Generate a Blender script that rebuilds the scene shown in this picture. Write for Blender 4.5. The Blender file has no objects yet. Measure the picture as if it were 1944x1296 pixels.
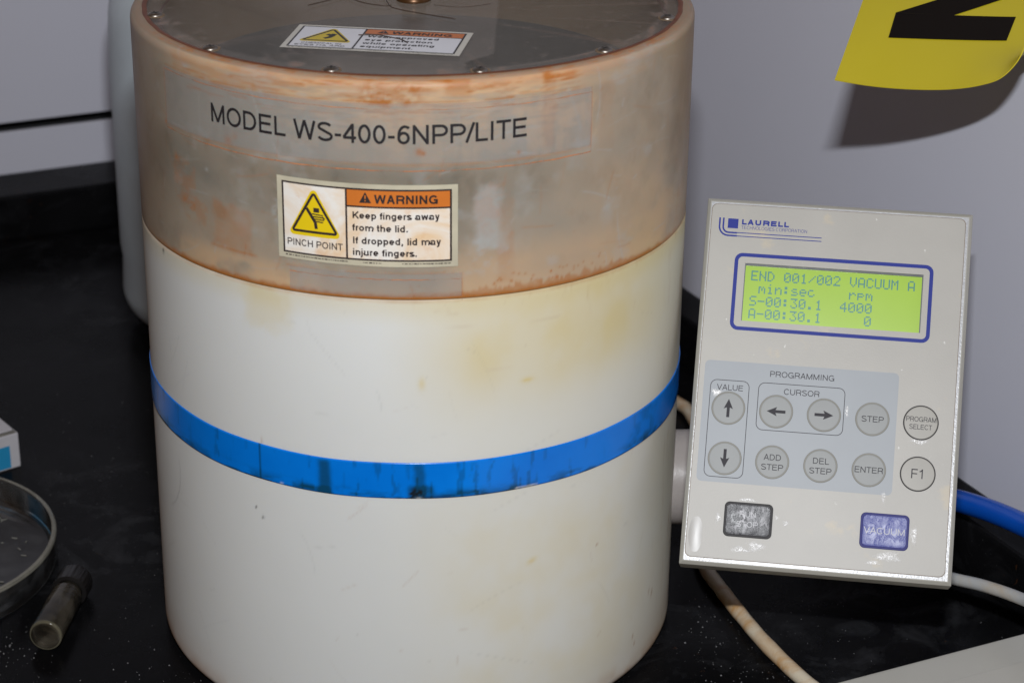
import bpy, bmesh, math, random
import numpy as np
from mathutils import Vector, Matrix
random.seed(7)
scene = bpy.context.scene
col = scene.collection
R_ = math.radians

# ------------------------------------------------------------------ camera, world, light, exposure
FW = Vector((0.0425, 0.9092, -0.4142)).normalized()
RT = Vector((0.9991, -0.0416, 0.0112)).normalized()
UP = RT.cross(FW).normalized(); RT = FW.cross(UP).normalized()
CAM = Vector((0, -1.095, 0.6557))
cd = bpy.data.cameras.new('camera'); cam = bpy.data.objects.new('camera', cd); col.objects.link(cam)
cam.matrix_world = Matrix(((RT.x, UP.x, -FW.x, CAM.x), (RT.y, UP.y, -FW.y, CAM.y), (RT.z, UP.z, -FW.z, CAM.z), (0, 0, 0, 1)))
cd.sensor_width = 36.0; cd.lens = 36.0 * 4281.5 / 1944.0
cd.clip_start = 0.05; cd.clip_end = 50
cd.dof.use_dof = True; cd.dof.focus_distance = 1.13; cd.dof.aperture_fstop = 13.0
scene.camera = cam

w = bpy.data.worlds.new('World'); scene.world = w; w.use_nodes = True
bg = w.node_tree.nodes['Background']
bg.inputs[0].default_value = (1.0, 0.50, 0.18, 1); bg.inputs[1].default_value = 0.09

ld = bpy.data.lights.new('camera_flash', 'AREA'); ld.shape = 'RECTANGLE'; ld.size = 0.065; ld.size_y = 0.016
ld.energy = 8.9; ld.color = (0.965, 0.99, 1.02); ld.spread = R_(150)
lo = bpy.data.objects.new('camera_flash', ld); col.objects.link(lo)
lp = CAM + UP * 0.20 + RT * 0.010
lo.location = lp
lo.rotation_euler = ((lp + FW * 1.2 - UP * 0.17) - lp).to_track_quat('-Z', 'Y').to_euler()

scene.view_settings.view_transform = 'Standard'; scene.view_settings.look = 'None'
scene.view_settings.exposure = 0.0; scene.view_settings.gamma = 1.0
scene.render.engine = 'CYCLES'
scene.cycles.max_bounces = 10; scene.cycles.transparent_max_bounces = 16
scene.cycles.caustics_reflective = False; scene.cycles.caustics_refractive = False

# ------------------------------------------------------------------ object helpers
def tag(o, label=None, cat=None, group=None, kind=None):
    if label: o['label'] = label
    if cat: o['category'] = cat
    if group: o['group'] = group
    if kind: o['kind'] = kind
    return o

def mk(name, V, F, mats, parent=None, smooth=True, fm=None, sharp=None):
    me = bpy.data.meshes.new(name)
    me.from_pydata([tuple(v) for v in V], [], [tuple(f) for f in F])
    for m in (mats if isinstance(mats, (list, tuple)) else [mats]): me.materials.append(m)
    if fm is not None: me.polygons.foreach_set('material_index', list(fm))
    if smooth: me.polygons.foreach_set('use_smooth', [True] * len(me.polygons))
    me.update()
    if smooth and sharp is not None: me.set_sharp_from_angle(angle=R_(sharp))
    o = bpy.data.objects.new(name, me); col.objects.link(o)
    if parent: o.parent = parent
    return o

def empty(name, loc=(0, 0, 0)):
    o = bpy.data.objects.new(name, None); col.objects.link(o); o.location = loc; o.empty_display_size = .02
    return o

def lathe(prof, n=96, closed_top=False, closed_bot=False, a0=0.0):
    V = []; F = []
    for r, z in prof:
        for i in range(n):
            a = a0 + 2 * math.pi * i / n
            V.append((r * math.cos(a), r * math.sin(a), z))
    for j in range(len(prof) - 1):
        for i in range(n):
            k = (i + 1) % n
            F.append((j * n + i, j * n + k, (j + 1) * n + k, (j + 1) * n + i))
    if closed_bot: F.append(tuple(range(n - 1, -1, -1)))
    if closed_top: F.append(tuple((len(prof) - 1) * n + i for i in range(n)))
    return V, F

def arcp(cr, cz, rr, a0, a1, n):
    return [(cr + rr * math.cos(R_(a0 + (a1 - a0) * i / n)), cz + rr * math.sin(R_(a0 + (a1 - a0) * i / n))) for i in range(n + 1)]

def tube(pts, r, n=16, sub=10, wob=0.0):
    P = [Vector(p) for p in pts]; Q = []
    for i in range(len(P) - 1):
        p0 = P[max(i - 1, 0)]; p1 = P[i]; p2 = P[i + 1]; p3 = P[min(i + 2, len(P) - 1)]
        for k in range(sub):
            t = k / sub
            Q.append(0.5 * ((2 * p1) + (-p0 + p2) * t + (2 * p0 - 5 * p1 + 4 * p2 - p3) * t * t + (-p0 + 3 * p1 - 3 * p2 + p3) * t ** 3))
    Q.append(P[-1]); V = []; F = []
    nrm = Vector((0, 0, 1))
    for i, q in enumerate(Q):
        t = (Q[min(i + 1, len(Q) - 1)] - Q[max(i - 1, 0)]).normalized()
        nrm = (nrm - t * nrm.dot(t)).normalized(); b = t.cross(nrm)
        rr = r * (1 + wob * math.sin(i * .9) * .5 + wob * math.sin(i * .37 + 1) * .5)
        for k in range(n):
            a = 2 * math.pi * k / n
            V.append(q + nrm * (rr * math.cos(a)) + b * (rr * math.sin(a)))
    for i in range(len(Q) - 1):
        for k in range(n):
            k2 = (k + 1) % n; F.append((i * n + k, i * n + k2, (i + 1) * n + k2, (i + 1) * n + k))
    F.append(tuple(range(n - 1, -1, -1))); F.append(tuple((len(Q) - 1) * n + k for k in range(n)))
    return V, F

def box(x0, x1, y0, y1, z0, z1):
    V = [(x, y, z) for z in (z0, z1) for y in (y0, y1) for x in (x0, x1)]
    F = [(0, 2, 3, 1), (4, 5, 7, 6), (0, 1, 5, 4), (2, 6, 7, 3), (0, 4, 6, 2), (1, 3, 7, 5)]
    return V, F

def join(*ms):
    V = []; F = []; M = []
    for i, m in enumerate(ms):
        v, f = m[0], m[1]; k = m[2] if len(m) > 2 else 0
        F += [tuple(a + len(V) for a in q) for q in f]; M += [k] * len(f); V += list(v)
    return V, F, M

def bevel_obj(o, wd, seg=2, ang=35):
    bm = bmesh.new(); bm.from_mesh(o.data)
    es = [e for e in bm.edges if len(e.link_faces) == 2 and e.calc_face_angle(0) > R_(ang)]
    bmesh.ops.bevel(bm, geom=es, offset=wd, segments=seg, profile=.6, affect='EDGES', clamp_overlap=True)
    bm.to_mesh(o.data); bm.free(); o.data.update()

# ------------------------------------------------------------------ noise in numpy for wear and painted-light masks
def vnoise(x, y, seed):
    rs = np.random.RandomState(seed); G = rs.rand(256, 256)
    xi = np.floor(x).astype(int); yi = np.floor(y).astype(int); fx = x - xi; fy = y - yi
    fx = fx * fx * (3 - 2 * fx); fy = fy * fy * (3 - 2 * fy)
    a = G[xi % 256, yi % 256]; b = G[(xi + 1) % 256, yi % 256]; c = G[xi % 256, (yi + 1) % 256]; d = G[(xi + 1) % 256, (yi + 1) % 256]
    return (a * (1 - fx) + b * fx) * (1 - fy) + (c * (1 - fx) + d * fx) * fy
def fbm(x, y, seed, o=4):
    t = 0; amp = .5; s = 0
    for k in range(o):
        t = t + amp * vnoise(x * 2 ** k + 13.7 * k, y * 2 ** k + 5.1 * k, seed + k); s += amp; amp *= .55
    return t / s
def sstep(a, b, x):
    t = np.clip((x - a) / (b - a), 0, 1); return t * t * (3 - 2 * t)
def patch(s, z, s0, s1, z0, z1, soft, jit=0, seed=0):
    if jit:
        s = s + (fbm(s / 6, z / 6, seed) - .5) * jit * 2; z = z + (fbm(s / 6, z / 6, seed + 9) - .5) * jit * 2
    return sstep(s0 - soft, s0 + soft, s) * (1 - sstep(s1 - soft, s1 + soft, s)) * sstep(z0 - soft, z0 + soft, z) * (1 - sstep(z1 - soft, z1 + soft, z))
def scratches(s, z, n, seed, box_, lmax=14, wd=.35, steep=.5):
    rs = random.Random(seed); out = np.zeros_like(s)
    for _ in range(n):
        a = rs.uniform(box_[0], box_[1]); b = rs.uniform(box_[2], box_[3]); l = rs.uniform(.2, 1) ** 2 * lmax; th = rs.gauss(0, steep) + (math.pi / 2 if rs.random() < .35 else 0)
        c_, s_ = math.cos(th), math.sin(th); near = (np.abs(s - a) < l + 2) & (np.abs(z - b) < l + 2)
        u = (s[near] - a) * c_ + (z[near] - b) * s_; v = -(s[near] - a) * s_ + (z[near] - b) * c_ + .012 * rs.uniform(-1, 1) * u * u
        out[near] = np.maximum(out[near], rs.uniform(.3, 1) * np.exp(-(v / wd) ** 2) * (1 - sstep(l * .7, l, np.abs(u))))
    return out
def paint(o, fn, name='wear_and_light'):
    me = o.data; n = len(me.vertices); c = np.empty(n * 3); me.vertices.foreach_get('co', c); c = c.reshape(-1, 3)
    s = np.arctan2(c[:, 0], -c[:, 1]) * 140.0; z = c[:, 2] * 1000
    rgb = fn(s, z, c)
    at = me.attributes.new(name, 'FLOAT_COLOR', 'POINT')
    out = np.ones((n, 4)); out[:, :len(rgb)] = np.clip(np.stack(rgb, 1), 0, 1)
    at.data.foreach_set('color', out.astype(np.float32).ravel())

# ------------------------------------------------------------------ material helpers
class NT:
    def __init__(s, name):
        s.m = bpy.data.materials.new(name); s.m.use_nodes = True; s.t = s.m.node_tree; s.n = s.t.nodes; s.l = s.t.links
        s.p = s.n['Principled BSDF']; s.out = s.n['Material Output']
    def node(s, ty, **kw):
        nd = s.n.new(ty)
        for k, v in kw.items():
            if k in nd.inputs.keys(): s.put(nd.inputs[k], v)
            else: setattr(nd, k, v)
        return nd
    def put(s, inp, v):
        if hasattr(v, 'is_output'): s.l.new(v, inp)
        elif isinstance(v, tuple) and len(v) == 3 and inp.type == 'RGBA': inp.default_value = (*v, 1)
        else: inp.default_value = v
    def set(s, **kw):
        for k, v in kw.items(): s.put(s.p.inputs[k.replace('_', ' ')], v)
        return s
    def coord(s, kind='Object', scale=(1, 1, 1)):
        tc = s.node('ShaderNodeTexCoord'); mp = s.node('ShaderNodeMapping'); s.l.new(tc.outputs[kind], mp.inputs[0])
        mp.inputs['Scale'].default_value = scale; return mp.outputs[0]
    def noise(s, scale, detail=4, rough=.55, co=None, dist=0):
        nd = s.node('ShaderNodeTexNoise'); nd.inputs['Scale'].default_value = scale; nd.inputs['Detail'].default_value = detail
        nd.inputs['Roughness'].default_value = rough; nd.inputs['Distortion'].default_value = dist
        s.l.new(co if co is not None else s.coord(), nd.inputs['Vector']); return nd.outputs['Fac']
    def ramp(s, fac, stops):
        r = s.node('ShaderNodeValToRGB'); s.l.new(fac, r.inputs[0]); e = r.color_ramp.elements
        while len(e) < len(stops): e.new(.5)
        for i, (p, c) in enumerate(stops):
            e[i].position = p; e[i].color = (c, c, c, 1) if not isinstance(c, tuple) else (*c, 1)
        return r.outputs[0]
    def mix(s, f, a, b, mode='MIX'):
        m = s.node('ShaderNodeMix'); m.data_type = 'RGBA'; m.blend_type = mode
        for i, v in ((0, f), (6, a), (7, b)): s.put(m.inputs[i], v)
        return m.outputs[2]
    def math(s, op, a, b=0.0, clamp=False):
        m = s.node('ShaderNodeMath'); m.operation = op; m.use_clamp = clamp; s.put(m.inputs[0], a); s.put(m.inputs[1], b); return m.outputs[0]
    def attr(s, name='wear_and_light'):
        a = s.node('ShaderNodeAttribute'); a.attribute_name = name
        sp = s.node('ShaderNodeSeparateColor'); s.l.new(a.outputs['Color'], sp.inputs[0]); return [sp.outputs[0], sp.outputs[1], sp.outputs[2], a.outputs['Alpha']]
    def bump(s, h, strength=.2, dist=.001):
        b = s.node('ShaderNodeBump'); s.l.new(h, b.inputs['Height']); b.inputs['Strength'].default_value = strength
        b.inputs['Distance'].default_value = dist; s.l.new(b.outputs[0], s.p.inputs['Normal']); return b

def simple(name, c, rough=.5, var=.06, scale=40, bump=0, **kw):
    t = NT(name); n = t.noise(scale)
    c2 = tuple(max(0, x * (1 - var * 2.5)) for x in c)
    t.set(Base_Color=t.mix(n, c2, c), Roughness=rough, **kw)
    if bump: t.bump(t.noise(scale * 6), bump, .0005)
    return t.m

# milky polypropylene of the housing
def m_housing():
    t = NT('milky_plastic'); a = t.attr()
    n = t.noise(9, 5); c = t.mix(t.ramp(n, [(.3, 0.0), (.75, 1.0)]), (.62, .635, .63), (.655, .67, .665))
    c = t.mix(a[0], c, (.60, .50, .25)); c = t.mix(a[1], c, (.30, .13, .035)); c = t.mix(a[2], c, (.05, .045, .04))
    t.set(Base_Color=c, Roughness=t.ramp(t.noise(30, 6), [(.3, .42), (.7, .56)]), Subsurface_Weight=.18, Subsurface_Scale=.010)
    t.p.inputs['Subsurface Radius'].default_value = (1, .85, .6)
    t.set(Specular_IOR_Level=.12)
    t.bump(t.noise(420, 3), .05, .0003); return t.m
# greyer, stained see-through plastic of the lid
def m_lid():
    t = NT('stained_cloudy_plastic'); a = t.attr()
    co = t.coord(scale=(1, 1, .45))
    n = t.noise(5, 2, .5, co, .2)
    c = t.mix(t.ramp(n, [(.3, 0.0), (.72, 1.0)]), (.225, .218, .192), (.265, .242, .205))
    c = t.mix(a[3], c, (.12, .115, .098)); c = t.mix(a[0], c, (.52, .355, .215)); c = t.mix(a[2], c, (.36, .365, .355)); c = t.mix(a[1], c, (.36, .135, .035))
    t.set(Base_Color=c, Roughness=t.ramp(t.noise(26, 6), [(.3, .30), (.7, .5)]), Subsurface_Weight=.3, Subsurface_Scale=.01)
    t.set(Specular_IOR_Level=.2)
    t.bump(t.noise(260, 4), .07, .0003); return t.m
def m_band():
    t = NT('blue_vinyl_tape'); a = t.attr()
    n = t.noise(22, 4); c = t.mix(t.ramp(n, [(.3, 0.0), (.7, 1.0)]), (.000, .150, .62), (.002, .195, .73))
    c = t.mix(a[0], c, (.004, .055, .13)); c = t.mix(a[1], c, (.01, .012, .012)); c = t.mix(a[2], c, (.75, .75, .72))
    t.set(Base_Color=c, Roughness=.24, Specular_IOR_Level=.45)
    t.bump(t.noise(60, 3), .12, .0004); return t.m
def m_clear(name, tint, trans, rough=.15, dcol=(.5, .5, .5), scale=30):
    t = NT(name); tr = t.node('ShaderNodeBsdfTransparent'); t.put(tr.inputs[0], tint)
    n = t.noise(scale, 5); t.set(Base_Color=t.mix(n, tuple(x * .75 for x in dcol), dcol), Roughness=rough)
    mx = t.node('ShaderNodeMixShader'); t.put(mx.inputs[0], t.ramp(n, [(.25, 1 - trans - .06), (.75, 1 - trans + .06)]))
    t.l.new(tr.outputs[0], mx.inputs[1]); t.l.new(t.p.outputs[0], mx.inputs[2]); t.l.new(mx.outputs[0], t.out.inputs[0]); return t.m
def m_glass(name, tint=(.96, .97, .96), haze=.05, hc=(.55, .55, .5)):
    t = NT(name); tr = t.node('ShaderNodeBsdfTransparent'); t.put(tr.inputs[0], tint)
    gl = t.node('ShaderNodeBsdfGlossy'); gl.inputs['Roughness'].default_value = .09
    fr = t.node('ShaderNodeFresnel'); fr.inputs[0].default_value = 1.5
    mx = t.node('ShaderNodeMixShader'); t.l.new(fr.outputs[0], mx.inputs[0]); t.l.new(tr.outputs[0], mx.inputs[1]); t.l.new(gl.outputs[0], mx.inputs[2])
    d = t.node('ShaderNodeBsdfDiffuse'); t.put(d.inputs[0], hc); m2 = t.node('ShaderNodeMixShader')
    t.put(m2.inputs[0], t.ramp(t.noise(60, 5), [(.45, haze * .4), (.75, haze * 2.2)])); t.l.new(mx.outputs[0], m2.inputs[1]); t.l.new(d.outputs[0], m2.inputs[2])
    t.l.new(m2.outputs[0], t.out.inputs[0]); return t.m
def m_counter():
    t = NT('black_epoxy_counter'); co = t.coord()
    big = t.noise(7, 6, .6, co, 1.0)
    c = t.mix(t.ramp(big, [(.35, 0.0), (.75, 1.0)]), (.0030, .0030, .0034), (.0065, .0065, .0072))
    # dried smears
    sm = t.math('MULTIPLY', t.ramp(t.noise(22, 6, .65, co, 1.5), [(.50, 0.0), (.66, 1.0)]), t.ramp(t.noise(6, 2), [(.45, 0.0), (.62, 1.0)]))
    c = t.mix(t.math('MULTIPLY', sm, .5), c, (.030, .031, .034))
    # brownish drips
    br = t.math('MULTIPLY', t.ramp(t.noise(60, 4, .6, co, 1.5), [(.68, 0.0), (.74, 1.0)]), t.ramp(t.noise(9, 2, .5, t.coord(scale=(1, 1.3, 1))), [(.55, 0.0), (.66, 1.0)]))
    c = t.mix(t.math('MULTIPLY', br, .8), c, (.09, .035, .012))
    # fine dust
    dens = t.ramp(t.noise(8, 3, .6, co), [(.38, 0.0), (.68, 1.0)])
    for sc, th, br_ in ((700, .22, .16), (330, .12, .22)):
        v = t.node('ShaderNodeTexVoronoi'); v.inputs['Scale'].default_value = sc; t.l.new(co, v.inputs['Vector'])
        sp = t.node('ShaderNodeSeparateColor'); t.l.new(v.outputs['Color'], sp.inputs[0])
        k = t.math('MULTIPLY', t.math('LESS_THAN', v.outputs['Distance'], th), t.math('GREATER_THAN', sp.outputs[0], .9))
        k = t.math('MULTIPLY', k, t.math('MULTIPLY', dens, sp.outputs[1]))
        c = t.mix(t.math('MULTIPLY', k, br_), c, (.6, .6, .6))
    t.set(Base_Color=c, Roughness=t.ramp(t.noise(14, 6, .65), [(.3, .16), (.7, .34)]), Specular_IOR_Level=.055)
    t.bump(t.noise(140, 5), .06, .0006); return t.m
def m_wall():
    t = NT('grey_painted_panel'); n = t.noise(3, 4)
    t.set(Base_Color=t.mix(n, (.535, .54, .615), (.575, .58, .655)), Roughness=t.ramp(t.noise(20, 4), [(.3, .5), (.7, .62)]), Specular_IOR_Level=.3)
    t.bump(t.noise(350, 3), .05, .0003); return t.m
def m_label():
    t = NT('stained_label_paper'); n = t.ramp(t.noise(34, 5, .6, None, 1.2), [(.42, 0.0), (.66, 1.0)])
    n2 = t.ramp(t.noise(70, 5, .65), [(.58, 0.0), (.74, 1.0)])
    c = t.mix(n, (.76, .73, .68), (.72, .53, .34)); c = t.mix(t.math('MULTIPLY', n2, .6), c, (.62, .33, .14))
    t.set(Base_Color=c, Roughness=.25, Specular_IOR_Level=.4); return t.m
def m_wrinkle(name, base, hi):
    t = NT(name); co = t.coord(scale=(1, 1, .3)); n = t.noise(210, 7, .72, co, 1.6); b = t.noise(60, 3, .5, t.coord(), .6)
    m = t.math('MULTIPLY', t.ramp(n, [(.46, 0.0), (.60, 1.0)]), t.ramp(b, [(.40, .05), (.58, 1.0)]))
    t.set(Base_Color=t.mix(t.math('MULTIPLY', t.math('MULTIPLY', m, t.attr('fade')[0]), .72), base, hi), Roughness=t.ramp(n, [(.3, .2), (.7, .42)]), Specular_IOR_Level=.38)
    t.bump(n, .55, .0006); return t.m
def m_cable(name, c, dirt, amt=.5):
    t = NT(name); n = t.ramp(t.noise(38, 6, .65, None, .6), [(.5 - .1 * amt, 0.0), (.72 - .1 * amt, 1.0)])
    k = t.ramp(t.noise(190, 5, .7, None, 1.0), [(.66, 0.0), (.72, 1.0)])
    cc = t.mix(n, c, dirt); cc = t.mix(t.math('MULTIPLY', k, .6 * amt), cc, tuple(x * .25 for x in dirt))
    t.set(Base_Color=cc, Roughness=.42); t.bump(n, .2, .0004); return t.m
def m_panelpaint():
    t = NT('cream_membrane'); f = t.noise(1500, 2); n = t.noise(28, 5)
    c = t.mix(t.ramp(n, [(.35, 0.0), (.7, 1.0)]), (.332, .320, .292), (.358, .345, .315))
    sp = t.ramp(t.noise(260, 3, .5), [(.74, 0.0), (.78, 1.0)]); c = t.mix(t.math('MULTIPLY', sp, .55), c, (.7, .7, .68))
    st = t.math('MULTIPLY', t.ramp(t.noise(55, 4, .6), [(.62, 0.0), (.72, 1.0)]), .35); c = t.mix(st, c, (.52, .42, .25))
    t.set(Base_Color=c, Roughness=.42, Specular_IOR_Level=.4); t.bump(f, .12, .0003); return t.m
def m_scuff():
    t = NT('pale_scuff_glare'); n = t.noise(420, 6, .75, None, 2.5); big = t.noise(90, 3)
    tr = t.node('ShaderNodeBsdfTransparent'); mx = t.node('ShaderNodeMixShader')
    a = t.attr('fade'); k = t.math('MULTIPLY', t.ramp(n, [(.42, 0.0), (.56, 1.0)]), a[0])
    t.put(mx.inputs[0], k); t.l.new(tr.outputs[0], mx.inputs[1]); t.l.new(t.p.outputs[0], mx.inputs[2]); t.l.new(mx.outputs[0], t.out.inputs[0])
    t.set(Base_Color=(.82, .82, .82), Roughness=.22, Specular_IOR_Level=.8); t.bump(n, .5, .0005); return t.m

M = dict(
    housing=m_housing(), lid=m_lid(), band=m_band(), counter=m_counter(), wall=m_wall(), label=m_label(),
    black=simple('black_ink', (.018, .016, .018), .45, 0), dark=simple('gap_shade_black', (.012, .012, .014), .6),
    labelink=simple('faded_label_ink', (.05, .035, .035), .4, .3, 60), legend=simple('charcoal_ink', (.055, .053, .06), .6, .05, 40, 0, Specular_IOR_Level=.1), orange=simple('orange_ink', (.66, .19, .03), .35, .12, 60),
    yellow=simple('yellow_ink', (.80, .58, .01), .35, .08, 60), labelwhite=simple('white_label_film', (.68, .69, .74), .3, .06),
    topor=simple('dull_orange_ink', (.55, .17, .05), .4, .1), topye=simple('mustard_ink', (.62, .47, .03), .4, .1),
    brown=simple('rust_brown_residue', (.21, .062, .022), .5, .3, 90), pink=simple('pink_gasket', (.36, .17, .155), .5, .3, 60),
    steel=simple('screw_steel', (.32, .29, .26), .42, .1, 200, Metallic=1.0), sdark=simple('screw_recess_shade', (.03, .025, .02), .6),
    plate=m_clear('smoky_acrylic', (.86, .85, .84), .60, .16, (.30, .285, .27)),
    tape=m_clear('clear_tape', (.97, .96, .95), .82, .25, (.5, .47, .45)),
    inner=simple('grey_bowl_plastic', (.34, .32, .30), .5, .15, 25), bowl=simple('dark_bowl_floor', (.20, .21, .22), .5, .2, 25),
    knob=simple('brass_fitting', (.12, .055, .02), .35, .2, 90, Metallic=.6),
    case=simple('cream_case', (.37, .36, .32), .45, .06, 60, bump=.1), rim=simple('flash_pale_rim', (.46, .47, .49), .27, .12, 160, bump=.25),  # rim paler than the case: flash reflection put into its colour
    membrane=m_panelpaint(), grey=simple('pale_grey_print', (.262, .285, .31), .46, .04, 60), btn=simple('grey_key', (.285, .297, .297), .46, .06, 50, 0, Specular_IOR_Level=.3),
    btncream=simple('cream_key', (.33, .318, .285), .42, .07, 90, 0, Specular_IOR_Level=.35), ring=simple('olive_key_ring', (.19, .185, .155), .5, .1),
    blueink=simple('royal_blue_ink', (.012, .026, .24), .5, .05, 40, 0, Specular_IOR_Level=.2), edge=simple('brown_edge_grime', (.24, .165, .10), .6, .3, 200),
    nylon=simple('grey_nylon', (.36, .325, .31), .33, .1, 70, bump=.15),
    blackkey=m_wrinkle('wrinkled_black_key', (.035, .035, .042), (.78, .78, .82)), bluekey=m_wrinkle('wrinkled_blue_key', (.035, .048, .26), (.58, .61, .82)),
    keyrimb=simple('black_key_rim', (.02, .018, .02), .5, .05, 40, 0, Specular_IOR_Level=.2), keyrimblue=simple('navy_key_rim', (.02, .022, .16), .5, .05, 40, 0, Specular_IOR_Level=.2), faint=simple('worn_white_print', (.36, .36, .38), .4),
    hose=simple('blue_hose', (.002, .085, .52), .25, .1, 30), wcable=m_cable('grey_white_cable', (.40, .41, .41), (.42, .36, .28), .25), bcable=m_cable('dirty_white_cable', (.60, .53, .41), (.47, .27, .11), .8),
    sign=simple('yellow_plastic_sheet', (.50, .41, .010), .38, .05, 12), signink=simple('sign_black_ink', (.006, .004, .003), .5, 0, Specular_IOR_Level=.08),
    tray=simple('cream_tray_plastic', (.46, .45, .41), .4, .05, 20, bump=.06), carton=simple('white_carton', (.52, .51, .54), .5, .1, 50), cartonblue=simple('carton_blue_print', (.02, .26, .50), .45, .1),
    cartontop=simple('grey_carton_top', (.26, .25, .22), .6, .25, 60), cap=simple('black_cap', (.011, .01, .01), .32, .1), scuff=m_scuff(),
    glass=m_glass('clear_glass', (.97, .98, .97), .045, (.42, .43, .45)), vglass=m_glass('vial_glass', (.95, .93, .89), .075, (.36, .32, .25)), hair=simple('dark_hair', (.05, .03, .02), .5), 
    jug=m_clear('frosted_jug_plastic', (.88, .90, .92), .26, .45, (.70, .79, .86), 12), liquid=simple('blue_grey_liquid', (.10, .19, .25), .3, .05, 8),
)
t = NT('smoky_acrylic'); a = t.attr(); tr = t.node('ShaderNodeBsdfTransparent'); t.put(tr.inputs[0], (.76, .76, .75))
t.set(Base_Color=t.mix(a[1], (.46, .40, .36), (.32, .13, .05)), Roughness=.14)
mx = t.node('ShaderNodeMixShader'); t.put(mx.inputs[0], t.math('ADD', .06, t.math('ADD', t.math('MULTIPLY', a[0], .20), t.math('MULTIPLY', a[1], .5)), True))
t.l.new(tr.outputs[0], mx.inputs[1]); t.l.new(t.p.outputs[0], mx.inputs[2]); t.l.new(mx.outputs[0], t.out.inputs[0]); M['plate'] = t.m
t = NT('rust_residue'); tr = t.node('ShaderNodeBsdfTransparent'); mx = t.node('ShaderNodeMixShader'); t.set(Base_Color=(.56, .215, .085), Roughness=.5)
t.put(mx.inputs[0], t.ramp(t.noise(45, 6, .7), [(.42, .08), (.62, .9)])); t.l.new(tr.outputs[0], mx.inputs[1]); t.l.new(t.p.outputs[0], mx.inputs[2]); t.l.new(mx.outputs[0], t.out.inputs[0]); M['residue'] = t.m
t = NT('lcd_glow'); n = t.noise(35, 2)
lc = t.mix(n, (.27, .45, .02), (.32, .51, .035)); t.set(Base_Color=t.mix(.5, lc, (.1, .15, .01)), Roughness=.25, Emission_Color=lc, Emission_Strength=.38); M['lcd'] = t.m
t = NT('lcd_dots'); t.set(Base_Color=(.01, .07, .055), Roughness=.3, Emission_Color=(.010, .17, .14), Emission_Strength=.62); M['lcdink'] = t.m

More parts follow.
